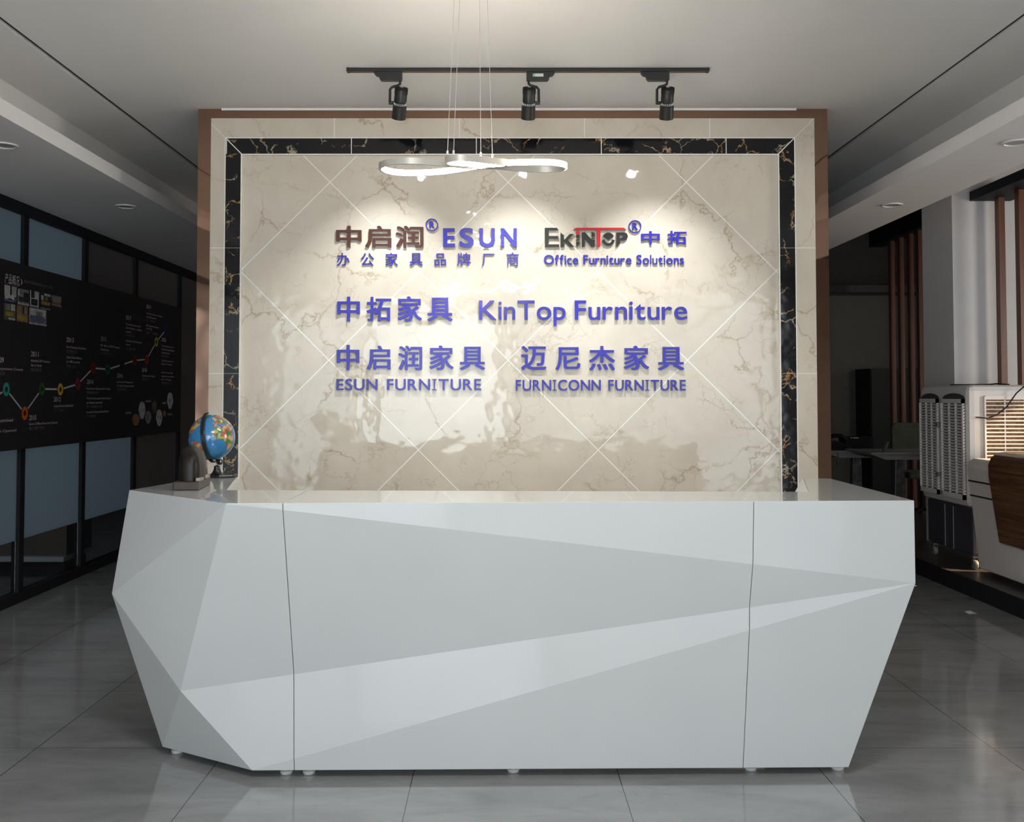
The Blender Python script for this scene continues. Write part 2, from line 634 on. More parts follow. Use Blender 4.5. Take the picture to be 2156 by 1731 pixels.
# ------------------------------------------------------------------ feature wall
m, nt, b = nt_new('brown_mirror_panel')
g = G(nt)
co = g.n('ShaderNodeTexCoord').outputs['Object']
mp = g.n('ShaderNodeMapping', {0: co, 3: (1.0, 1.0, 1.6)})
nz = g.n('ShaderNodeTexNoise', {'Vector': mp.outputs[0], 'Scale': 1.7, 'Detail': 1.0})
bp = g.n('ShaderNodeBump', {'Strength': 0.10, 'Distance': 0.06, 'Height': nz.outputs['Fac']})
nt.links.new(bp.outputs[0], b.inputs['Normal'])
cv = g.ramp(g.n('ShaderNodeTexNoise', {'Vector': co, 'Scale': 0.8}).outputs['Fac'], [(0.3, (0.40, 0.245, 0.175)), (0.7, (0.43, 0.265, 0.19))])
nt.links.new(cv, b.inputs['Base Color'])
b.inputs['Metallic'].default_value = 1.0
b.inputs['Roughness'].default_value = 0.03
mirror_m = m
pl = P(413, 500, Y=WY).x
pr = P(1747, 500, Y=WY).x
struct(box_obj('wall_center', mirror_m, pl, pr, WY + 0.02, WY + 0.35, 0, CZ), 'freestanding wall clad in brown mirror behind the desk', 'wall')
box_obj('trim_3', white_paint, pl + 0.15, pr - 0.2, WY + 0.008, WY + 0.02, CZ - 0.012, CZ)
struct(bpy.data.objects['trim_3'], 'thin white filler line along the top of the feature wall', 'trim')


def ring(outer, inner, y0, y1, mtl, name, label):
    """mitred frame open at the bottom: outer/inner = (x0,x1,ztop)"""
    q = MB()
    (a0, a1, at), (b0, b1, bt) = outer, inner
    poly = [(a0, 0), (a0, at), (a1, at), (a1, 0), (b1, 0), (b1, bt), (b0, bt), (b0, 0)]
    for pg in ([poly[0], poly[1], poly[6], poly[7]], [poly[1], poly[2], poly[5], poly[6]], [poly[2], poly[3], poly[4], poly[5]]):
        q.prism(pg, y0, y1, 'y')
    return struct(q.build(name, mtl), label, 'wall tiling')


o_b = (P(443, 600, Y=WY).x, P(1716, 600, Y=WY).x, P(1050, 251, Y=WY).z)
o_k = (P(474.5, 600, Y=WY).x, P(1673, 600, Y=WY).x, P(1050, 293, Y=WY).z)
o_c = (P(506.5, 600, Y=WY).x, P(1641, 600, Y=WY).x, P(1050, 325.5, Y=WY).z)
GROUT = (0.86, 0.84, 0.79)
tj = P(705, 270, Y=WY).x
sj = P(443, 523, Y=WY).z
kj = P(741, 300, Y=WY).x
dia = P(1070, 570.5, Y=WY)


def ex_beige(g, x, z, c):
    up = g.m('GREATER_THAN', z, o_k[2] + 0.001)
    f = g.m('MULTIPLY', g.line(x, tj, 0.795, 0.0022), up)
    f2 = g.m('MULTIPLY', g.line(z, sj, 0.795, 0.0020), g.m('SUBTRACT', 1.0, up))
    ml = g.m('LESS_THAN', g.m('ABSOLUTE', g.m('SUBTRACT', g.m('ADD', z, x), o_k[2] + o_k[0])), 0.002)
    mr = g.m('LESS_THAN', g.m('ABSOLUTE', g.m('SUBTRACT', g.m('SUBTRACT', z, x), o_k[2] - o_k[1])), 0.002)
    mm = g.m('MULTIPLY', g.m('MAXIMUM', ml, mr), up)
    return g.mix(g.m('MAXIMUM', g.m('MAXIMUM', f, f2), mm), c, GROUT)


def ex_black(g, x, z, c):
    up = g.m('GREATER_THAN', z, o_c[2])
    f = g.m('MULTIPLY', g.line(x, kj, 0.793, 0.0025), up)
    f2 = g.m('MULTIPLY', g.m('MULTIPLY', g.line(z, sj, 0.795, 0.0015), g.m('SUBTRACT', 1.0, up)), 0.35)
    ml = g.m('LESS_THAN', g.m('ABSOLUTE', g.m('SUBTRACT', g.m('ADD', z, x), o_k[2] + o_k[0])), 0.004)
    mr = g.m('LESS_THAN', g.m('ABSOLUTE', g.m('SUBTRACT', g.m('SUBTRACT', z, x), o_k[2] - o_k[1])), 0.004)
    return g.mix(g.m('MAXIMUM', g.m('MAXIMUM', f, f2), g.m('MAXIMUM', ml, mr)), c, GROUT)


def ex_diamond(g, x, z, c):
    # crossing grid of 0.8 m tiles set on the diagonal
    p = 0.5665
    dx = g.m('SUBTRACT', x, dia.x)
    dz = g.m('SUBTRACT', z, dia.z)
    a = g.line(g.m('ADD', dx, dz), p, 2 * p, 0.0042)
    d = g.line(g.m('SUBTRACT', dx, dz), p, 2 * p, 0.0042)
    return g.mix(g.m('MAXIMUM', a, d), c, GROUT)


grout_m = mat('white_grout', GROUT, 0.6, var=0.02)
ring(o_b, o_k, WY - 0.02, WY + 0.02, marble('beige_marble_border', 'beige', ex_beige), 'wall_border', 'outer beige marble border of the feature wall')
ring((o_k[0] - 0.006, o_k[1] + 0.006, o_k[2] + 0.006), o_k, WY - 0.0215, WY + 0.02, grout_m, 'trim_4', 'white joint line around the black marble band')
ring(o_k, o_c, WY - 0.02, WY + 0.02, marble('black_gold_marble', 'black', ex_black), 'wall_band', 'black gold veined marble band on the feature wall')
ring(o_c, (o_c[0] + 0.007, o_c[1] - 0.007, o_c[2] - 0.007), WY - 0.0215, WY + 0.02, grout_m, 'trim_5', 'white joint line inside the black marble band')
q = MB()
q.box(o_c[0] + 0.007, o_c[1] - 0.007, WY, WY + 0.02, 0, o_c[2] - 0.007)
struct(q.build('wall_panel', marble('beige_marble_tile', 'beige', ex_diamond)), 'middle field of diagonal beige marble tiles on the feature wall', 'wall tiling')

# ------------------------------------------------------------------ platform on the right
plat_top = mat('dark_platform_top', (0.05, 0.045, 0.04), 0.35, var=0.25, scale=5)
q = MB()
q.box(3.47, 6.5, 3.0, 14.0, 0, 0.124)
struct(q.build('floor_platform', plat_top), 'raised dark platform along the right side', 'platform')
struct(box_obj('trim_6', black_frame, 3.455, 3.47, 3.0, 14.0, 0, 0.128), 'black riser of the raised platform', 'trim')

# ------------------------------------------------------------------ column
column_paint = mat('column_white_paint', (0.82, 0.79, 0.78), 0.7, var=0.02)
struct(box_obj('wall_pillar', column_paint, 4.0, 5.0, 8.7, 9.32, 0.124, 3.8), 'square white pillar behind the air cooler', 'pillar')

# ------------------------------------------------------------------ left glass partition
GX = -3.45
pw = thing('wall_left', 'black framed glass partition along the left side', 'glass wall', (GX, 9, 0))
pw['kind'] = 'structure'
glass_m, nt, b = nt_new('clear_glass')
b.inputs['Base Color'].default_value = (0.55, 0.58, 0.60, 1)
b.inputs['Roughness'].default_value = 0.02
b.inputs['Transmission Weight'].default_value = 1.0
b.inputs['IOR'].default_value = 1.45
frost_m, nt, b = nt_new('frosted_film')
g = G(nt)
out = nt.nodes['Material Output']
tr = g.n('ShaderNodeBsdfTranslucent', {'Color': (0.55, 0.62, 0.66, 1)})
df = g.n('ShaderNodeBsdfDiffuse', {'Color': (0.20, 0.22, 0.24, 1)})
gl = g.n('ShaderNodeBsdfGlossy', {'Color': (1, 1, 1, 1), 'Roughness': 0.25})
mx = g.n('ShaderNodeMixShader', {0: 0.35, 1: tr.outputs[0], 2: df.outputs[0]})
mx2 = g.n('ShaderNodeMixShader', {0: 0.04, 1: mx.outputs[0], 2: gl.outputs[0]})
nt.links.new(mx2.outputs[0], out.inputs[0])
tint_m, nt, b = nt_new('dark_tinted_film')
g = G(nt)
nz = g.n('ShaderNodeTexNoise', {'Scale': 1.5})
cc = g.ramp(nz.outputs['Fac'], [(0.3, (0.11, 0.10, 0.10)), (0.7, (0.14, 0.125, 0.12))])
nt.links.new(cc, b.inputs['Base Color'])
b.inputs['Roughness'].default_value = 0.12
mull = [4.6, 5.85, P(42, 1000, X=GX).y, P(171, 1000, X=GX).y, P(280, 900, X=GX).y, P(377, 600, X=GX).y, 12.0, 13.2]
for i, y in enumerate(mull):
    box_obj('mullion', black_frame, GX - 0.04, GX + 0.02, y - 0.035, y + 0.035, 0.06, SZ - 0.06, parent=pw)
box_obj('bottom_rail', black_frame, GX - 0.04, GX + 0.03, YB, 14, 0, 0.075, parent=pw)
box_obj('top_rail', black_frame, GX - 0.04, GX + 0.03, YB, 14, SZ - 0.08, SZ, parent=pw)
ys = [YB] + mull + [14.0]
for i in range(len(ys) - 1):
    y0, y1 = ys[i] + 0.036, ys[i + 1] - 0.036
    if i >= 2:
        box_obj('glass_pane', glass_m, GX - 0.012, GX - 0.006, y0, y1, 0.076, 0.44, parent=pw)
    film = frost_m if i in (2, 3, 4) else tint_m
    up = frost_m if i in (2, 3) else tint_m
    box_obj('frosted_pane' if film is frost_m else 'tinted_pane', film, GX - 0.012, GX - 0.006, y0, y1, 0.44 if i >= 2 else 0.076, 1.7, parent=pw)
    box_obj('frosted_pane' if up is frost_m else 'tinted_pane', up, GX - 0.012, GX - 0.006, y0, y1, 1.7, SZ - 0.08, parent=pw)

# office behind the clear strip
cab_w = mat('white_laminate', (0.55, 0.54, 0.53), 0.4)
t = thing('low_cabinet', 'brown office cabinet with a pale bottom ledge seen through the clear glass strip', 'cabinet', (-3.9, 8.25, 0))
box_obj('body', mat('dark_cabinet_brown', (0.12, 0.085, 0.065), 0.5), -4.25, -3.53, 8.10, 8.6, 0.175, 0.42, parent=t)
box_obj('ledge', cab_w, -4.27, -3.52, 8.03, 8.62, 0.135, 0.174, parent=t, bevel=0.004)
box_obj('plinth', black_frame, -4.2, -3.56, 8.14, 8.56, 0, 0.134, parent=t)

# ================================================================== RECEPTION DESK
desk_white, nt, b = nt_new('glossy_white_desk_lacquer')
g = G(nt)
co = g.n('ShaderNodeTexCoord').outputs['Object']
nz = g.n('ShaderNodeTexNoise', {'Vector': co, 'Scale': 3.0, 'Detail': 2.0})
cc = g.ramp(nz.outputs['Fac'], [(0.3, (0.575, 0.59, 0.587)), (0.7, (0.595, 0.61, 0.607))])
nt.links.new(cc, b.inputs['Base Color'])
b.inputs['Roughness'].default_value = 0.16
b.inputs['Coat Weight'].default_value = 0.6
b.inputs['Coat Roughness'].default_value = 0.03
nb = g.n('ShaderNodeTexNoise', {'Vector': co, 'Scale': 4.0})
bp = g.n('ShaderNodeBump', {'Strength': 0.02, 'Distance': 0.03, 'Height': nb.outputs['Fac']})
nt.links.new(bp.outputs[0], b.inputs['Normal'])
nt.links.new(bp.outputs[0], b.inputs['Coat Normal'])

ZT, ZB = 1.083, 0.032
V = {
    'A1': P(272, 1032, Z=ZT), 'A2': P(476, 1060, Z=ZT), 'A3': P(1925, 1054, Z=ZT),
    'L1': P(235, 1250, Y=4.0), 'B': P(380, 1455, Y=3.857), 'L2': P(342, 1573, Z=ZB), 'C': P(531, 1623, Z=ZB),
    'D': P(1787, 1616, Z=ZB), 'R': P(1928, 1228, Y=3.74),
    'WRo': P(1750, 1008, Z=ZT), 'WRi': P(1690, 1006, Z=ZT), 'Ri': P(1702, 1035.5, Z=ZT),
    'Li': P(478, 1032, Z=ZT), 'WLi': P(500, 1003.5, Z=ZT), 'WLo': P(438, 1004, Z=ZT),
}
V['WRm'] = Vector((V['WRo'].x + 0.03, V['WRo'].y, 0.72))
V['WRb'] = Vector((1.36, V['WRo'].y - 0.05, ZB))
V['WLm'] = Vector((V['WLo'].x - 0.03, V['WLo'].y, 0.66))
V['WLb'] = Vector((-1.28, V['WLo'].y - 0.05, ZB))
V['WLim'] = Vector((V['WLi'].x + 0.19, V['WLi'].y - 0.01, 0.75))
V['WLib'] = Vector((V['WLi'].x + 0.19, V['WLi'].y - 0.05, ZB))
V['WRim'] = Vector((V['WRi'].x - 0.19, V['WRi'].y - 0.01, 0.75))
V['WRib'] = Vector((V['WRi'].x - 0.19, V['WRi'].y - 0.05, ZB))
V['Lim'] = Vector((V['Li'].x + 0.19, V['Li'].y, 0.75))
V['Lib'] = Vector((V['Li'].x + 0.19, V['Li'].y, ZB))
V['Rim'] = Vector((V['Ri'].x - 0.19, V['Ri'].y, 0.75))
V['Rib'] = Vector((V['Ri'].x - 0.19, V['Ri'].y, ZB))
FACES = ['A1 A2 L1', 'A2 B L1', 'L1 B L2', 'B C L2', 'A2 A3 R', 'A2 R B', 'B R C', 'C R D',
         'A3 WRo WRm R', 'R WRm WRb D', 'WLo A1 L1 WLm', 'WLm L1 L2 WLb',
         'WLo WLm WLim WLi', 'WLm WLb WLib WLim', 'WRo WRm WRim WRi', 'WRm WRb WRib WRim',
         'WLi WLim Lim Li', 'WLim WLib Lib Lim', 'WRi WRim Rim Ri', 'WRim WRib Rib Rim',
         'Li Lim Rim Ri', 'Lim Lib Rib Rim', 'A1 A2 A3 WRo WRi Ri Li WLi WLo', 'L2 C D WRb WRib Rib Lib WLib WLb']
desk = thing('reception_desk', 'faceted glossy white reception desk in front of the marble wall', 'desk', (0.1, 4.0, 0))
keys = list(V)
cuts = [(-9, P(592, 1061, Z=ZT).x), (P(592, 1061, Z=ZT).x, P(1589, 1056, Z=ZT).x), (P(1589, 1056, Z=ZT).x, 9)]
for x0, x1 in cuts:
    bm = bmesh.new()
    bv = {k: bm.verts.new(V[k]) for k in keys}
    for f in FACES:
        bm.faces.new([bv[k] for k in f.split()])
    bmesh.ops.recalc_face_normals(bm, faces=bm.faces)
    bmesh.ops.triangulate(bm, faces=[f for f in bm.faces if len(f.verts) > 4])
    for xx, sgn in ((x0, 1), (x1, -1)):
        if abs(xx) < 5:
            gm = bm.verts[:] + bm.edges[:] + bm.faces[:]
            r = bmesh.ops.bisect_plane(bm, geom=gm, plane_co=(xx + sgn * 0.0009, 0, 0), plane_no=(sgn, 0, 0), clear_inner=True)
            es = [e for e in r['geom_cut'] if isinstance(e, bmesh.types.BMEdge)]
            bmesh.ops.holes_fill(bm, edges=[e for e in bm.edges if e.is_boundary], sides=0)
    bmesh.ops.recalc_face_normals(bm, faces=bm.faces)
    bmesh.ops.dissolve_limit(bm, angle_limit=0.002, verts=bm.verts, edges=bm.edges)
    me = bpy.data.meshes.new('desk_section')
    bm.to_mesh(me)
    bm.free()
    me.materials.append(desk_white)
    link('desk_section', me, desk, bevel=0.0025, seg=2, angle=50)
foot_m = mat('white_plastic_foot', (0.6, 0.6, 0.58), 0.4)
for px, py in ((369, 1581), (600, 1625), (648, 1625), (1081, 1621), (1584, 1617), (1768, 1616)):
    p = P(px, py, Z=0.016)
    q = MB()
    q.lathe([(0.022, 0.0), (0.025, 0.004), (0.025, 0.012), (0.012, 0.018), (0.012, ZB - 0.001)], 20,
            Matrix.Translation((p.x, p.y + 0.03, 0)))
    q.build('foot', foot_m, desk, smooth=True)

# ================================================================== WALL LETTERING
def acrylic(name, col):
    return mat(name, col, 0.2, spec=0.3, var=0.03, bump=0.03, bscale=14)


blue = acrylic('blue_acrylic', (0.032, 0.028, 0.36))
brown_l = acrylic('brown_acrylic', (0.085, 0.034, 0.027))
black_l = acrylic('charcoal_acrylic', (0.028, 0.027, 0.026))
red_l = acrylic('red_acrylic', (0.55, 0.02, 0.025))
side_m = mat('grey_letter_side', (0.24, 0.235, 0.23), 0.4, metal=0.3)
TH = 0.02
YL = WY - TH


def fchar(ch, rx, ry, extra=None):
    def f():
        M = dilate(glyph_mask(ch), rx, ry)
        return M
    return f


def row(parent, chars, boxes, rx, ry, mtl, thick=TH):
    for ch, bx in zip(chars, boxes):
        letter('letter', (ch, rx, ry), fchar(ch, rx, ry), bx, WY - thick, thick - 0.0005, [mtl, side_m], parent)


def sign(label, px, py, cat='wall lettering'):
    p = P(px, py, Y=WY)
    return thing('wall_lettering', label, cat, p)


# row 1 left
s = sign('brown raised Chinese characters at the upper left of the lettered wall', 800, 500)
row(s, '中启润', [(707.3, 475.5, 761.3, 520.6), (768.8, 475.5, 824, 520.8), (833, 475.5, 891, 520.8)], 3, 2, brown_l)


def reg_mark(px, py, r, label):
    s = sign(label, px, py)
    yf = YL
    c = P(px, py, Y=yf)
    k = r / 336.0
    q = MB()
    n = 48
    vs = []
    for rr, yy in ((k, yf), (k * 0.86, yf), (k * 0.86, WY), (k, WY)):
        vs += [(c.x + rr * math.cos(2 * PI * i / n), yy, c.z + rr * math.sin(2 * PI * i / n)) for i in range(n)]
    for j in range(4):
        q.add([vs[j * n + i] for i in range(n)] + [vs[((j + 1) % 4) * n + i] for i in range(n)],
              [(i, (i + 1) % n, n + (i + 1) % n, n + i) for i in range(n)], 0 if j == 0 else 1)
    q.build('ring', [blue, side_m], s)
    letter('letter', ('R', 3, 3), fchar('R', 3, 3), (px - r * 0.40, py - r * 0.55, px + r * 0.45, py + r * 0.55), yf, TH - 0.0005, [blue, side_m], s)


reg_mark(908.9, 473.1, 13.2, 'small blue circled R mark beside the brown characters')
s = sign('bold blue Latin capitals in the top row beside the brown characters', 1010, 500)
row(s, 'ESUN', [(932.7, 480.5, 958, 519.8), (967.4, 480, 997.4, 520.3), (1009, 480.5, 1042, 520.3), (1054.4, 480.5, 1088.3, 519.8)], 6, 5, blue)
s = sign('thin blue row of eight spaced Chinese characters under the brown characters', 900, 547)
row(s, '办公家具品牌厂商', [(709, 532.5, 735.5, 559.5), (759.5, 533, 787, 559.5), (811.5, 532.5, 837, 559.5), (862.5, 533, 889, 559.5),
                     (914.5, 533.5, 938.8, 559), (962.5, 532.5, 991, 559.5), (1015, 534, 1041, 559.5), (1066.5, 532, 1092, 559.5)], 1, 0, blue, 0.015)

# row 1 right: the two-tone logo
s = sign('charcoal and red logo lettering at the upper right of the lettered wall', 1232, 500)


def poly_letter(nm, polys, bx, mtl):
    w_, h_ = bx[2] - bx[0], bx[3] - bx[1]
    pp = []
    for p in polys:
        cut = isinstance(p, tuple)
        pts = p[0] if cut else p
        c = [(x - bx[0], bx[3] - y) for x, y in pts]
        pp.append((c, 0) if cut else c)
    letter(nm, (nm, bx), strokes_mask(pp, w_, h_), bx, YL, TH - 0.0005, [mtl, side_m], s)


def zz(pts, k=5.39, ox=1080, oy=440):
    return [(ox + x / k, oy + y / k) for x, y in pts]


def bb(polys):
    a = [p for q_ in polys for p in (q_[0] if isinstance(q_, tuple) else q_)]
    return (min(p[0] for p in a), min(p[1] for p in a), max(p[0] for p in a), max(p[1] for p in a))


def plet(polys, mtl):
    polys = [(zz(p[0]), 0) if isinstance(p, tuple) else zz(p) for p in polys]
    poly_letter('letter', polys, bb(polys), mtl)


def circ(cx, cy, r, a0=0, a1=360, n=40):
    return [(cx + r * math.cos(math.radians(a0 + (a1 - a0) * i / n)), cy + r * math.sin(math.radians(a0 + (a1 - a0) * i / n))) for i in range(n + 1)]


plet([[(362, 214), (495, 214), (518, 240), (405, 240), (405, 308), (514, 308), (514, 336), (405, 336), (405, 402), (522, 402), (522, 430), (362, 430)]], black_l)
plet([[(540, 268), (578, 300), (578, 430), (540, 430)], [(578, 358), (645, 283), (692, 283), (622, 352), (692, 430), (645, 430), (578, 362)]], black_l)
plet([[(718, 296), (755, 296), (755, 328), (718, 328)], [(718, 342), (755, 342), (755, 356), (718, 356)], [(718, 370), (755, 370), (755, 402), (718, 428)]], black_l)
plet([[(782, 266), (820, 266), (895, 352), (895, 430), (782 + 108, 430), (815, 340), (815, 428), (782, 428)], [(892, 258), (930, 276), (930, 314), (892, 314)],
      [(892, 326), (930, 326), (930, 336), (892, 336)], [(892, 348), (930, 348), (930, 430), (892, 430)]], black_l)
plet([[(720, 212), (1250, 212), (1285, 240), (990, 240), (990, 428), (953, 428), (953, 240), (686, 240)]], red_l)
plet([circ(737, 268, 22)], red_l)
o_ring = [circ(1083, 345, 72, 20, 160) + circ(1083, 345, 44, 160, 20), ]
plet([circ(1083, 345, 72, 8, 172) + [(1040, 345)] + circ(1083, 345, 42, 160, 20) + [(1126, 345)]], black_l)
plet([circ(1083, 336, 68, 205, 335) + [(1083, 352)]], black_l)
plet([[(1175, 266), (1262, 266), (1290, 276), (1303, 300), (1303, 322), (1290, 346), (1262, 358), (1216, 358), (1216, 392), (1175, 428)],
      ([(1212, 286), (1264, 310), (1212, 336)], 0)], black_l)
reg_mark(1337, 476.7, 13.6, 'small blue circled R mark beside the charcoal and red logo')
s = sign('two wide blue Chinese characters at the right end of the top row', 1397, 500)
row(s, '中拓', [(1350.3, 486.5, 1389.3, 514.6), (1405.6, 486, 1445.3, 514.6)], 3, 2, blue)


def latin(label, text, x0, x1, ycap, ybase, rx, ry, serif_i=False, thick=TH, mtl=None, mid=None, stretch=None):
    """set a line of Latin text by the font's own advance, fitted between x0 and x1 px"""
    s = sign(label, (x0 + x1) / 2, (ycap + ybase) / 2)
    xs = []
    # measure every glyph in the line
    adv = 0.0
    caph = None
    info = []
    for ch in text:
        if ch == ' ':
            info.append(None)
            adv += 0.30 if not serif_i else 0.42
            continue
        c = bpy.data.curves.new('m', 'FONT')
        c.body = ch
        o = bpy.data.objects.new('m', c)
        COL.objects.link(o)
        bpy.context.view_layer.update()
        me = bpy.data.meshes.new_from_object(o.evaluated_get(bpy.context.evaluated_depsgraph_get()))
        bpy.data.objects.remove(o)
        a = np.array([v.co[:2] for v in me.vertices])
        lo, hi = a.min(0), a.max(0)
        bpy.data.meshes.remove(me)
        if serif_i and ch == 'I':
            cxm = (lo[0] + hi[0]) / 2
            lo[0], hi[0] = cxm - 0.13, cxm + 0.13
        g0 = 0.075 if not serif_i else 0.115
        info.append((ch, adv, adv + hi[0] - lo[0], lo[1], hi[1]))
        adv += hi[0] - lo[0] + g0
    tot = max(i[2] for i in info if i)
    H0 = 0.72
    cp = [i[4] for i in info if i and i[0] in 'EFKTINUR']
    H0 = max(cp)
    for it in info:
        if not it:
            continue
        ch, a, b_, zl, zh = it
        bx = (x0 + (x1 - x0) * a / tot, ybase - (ybase - ycap) * zh / H0, x0 + (x1 - x0) * b_ / tot, ybase - (ybase - ycap) * zl / H0)
        if serif_i and ch == 'I':
            key = ('serifI', rx, ry)
            t_ = 0.17
            M = lambda: strokes_mask([[(0.38, 0), (0.62, 0), (0.62, 2), (0.38, 2)], [(0, 0), (1, 0), (1, t_), (0, t_)], [(0, 2 - t_), (1, 2 - t_), (1, 2), (0, 2)]], 1, 2)
            letter('letter', key, M, bx, WY - thick, thick - 0.0005, [mtl or blue, side_m], s)
        else:
            letter('letter', (ch, rx, ry), fchar(ch, rx, ry), bx, WY - thick, thick - 0.0005, [mtl or blue, side_m], s)
    return s


latin('small bold blue English line under the charcoal and red logo', 'Office Furniture Solutions', 1145.3, 1440, 536.8, 556.5, 4, 3, thick=0.015)

# row 2
s = sign('large blue Chinese characters at the left of the middle row', 830, 650)
row(s, '中拓家具', [(709.6, 624.5, 757.5, 676.5), (771.6, 625, 823.5, 676.5), (836.8, 624, 887.8, 676.5), (900, 626.5, 952.3, 676)], 3, 2, blue)
latin('large blue English name with six letters in the middle row', 'KinTop', 1008.3, 1191, 632.5, 672.8, 2, 1)
latin('large blue English word at the right end of the middle row', 'Furniture', 1210.2, 1447, 632.5, 672.8, 2, 1)
# row 3
s = sign('large blue five character Chinese name at the left of the bottom row', 865, 753)
row(s, '中启润家具', [(708.5, 726, 756.5, 779.5), (771.8, 728, 822, 778.5), (838.3, 728, 888.5, 779.5), (904, 727.5, 954.6, 779), (968, 730, 1021, 779)], 3, 2, blue)
s = sign('large blue five character Chinese name at the right of the bottom row', 1268, 753)
row(s, '迈尼杰家具', [(1097.5, 728.5, 1150, 779), (1170, 731, 1221.8, 779), (1241, 728.5, 1294.5, 779.5), (1314, 728, 1366.7, 779), (1386.3, 730.5, 1440, 779.5)], 3, 2, blue)
latin('thin spaced blue capitals under the left bottom Chinese name', 'ESUN FURNITURE', 707.8, 1013, 798, 821.5, 2, 2, True)
latin('thin blue capitals under the right bottom Chinese name', 'FURNICONN FURNITURE', 1086, 1444, 799.8, 822.3, 2, 2, True)

# ================================================================== TRACK LIGHTS
trk_m = mat('black_track_metal', (0.016, 0.016, 0.015), 0.45, var=0.1)
TY = 5.49
ta, tb = P(735, 137, Y=TY), P(1488, 133, Y=TY)
t = thing('light_track', 'black ceiling track carrying three spotlights', 'light track', ((ta.x + tb.x) / 2, TY, CZ))
q = MB()
q.box(ta.x, tb.x, TY - 0.018, TY + 0.018, CZ - 0.02, CZ - 0.001)
q.build('rail', trk_m, t, bevel=0.002)
q = MB()
q.box(ta.x + 0.01, tb.x - 0.01, TY - 0.006, TY + 0.006, CZ - 0.0205, CZ - 0.02)
q.build('groove', mat('copper_contact', (0.25, 0.12, 0.07), 0.4, metal=0.8), t)
for xx in (ta.x - 0.012, tb.x):
    box_obj('end_cap', trk_m, xx, xx + 0.012, TY - 0.019, TY + 0.019, CZ - 0.021, CZ - 0.001, parent=t)
lens_m = mat('lamp_lens_glow', (0.9, 0.9, 0.88), 0.3, emis=(0.95, 0.98, 1.0), estr=30)
ring_m = mat('lamp_vent_glow', (0.3, 0.3, 0.3), 0.4, emis=(0.95, 0.97, 1.0), estr=0.18)


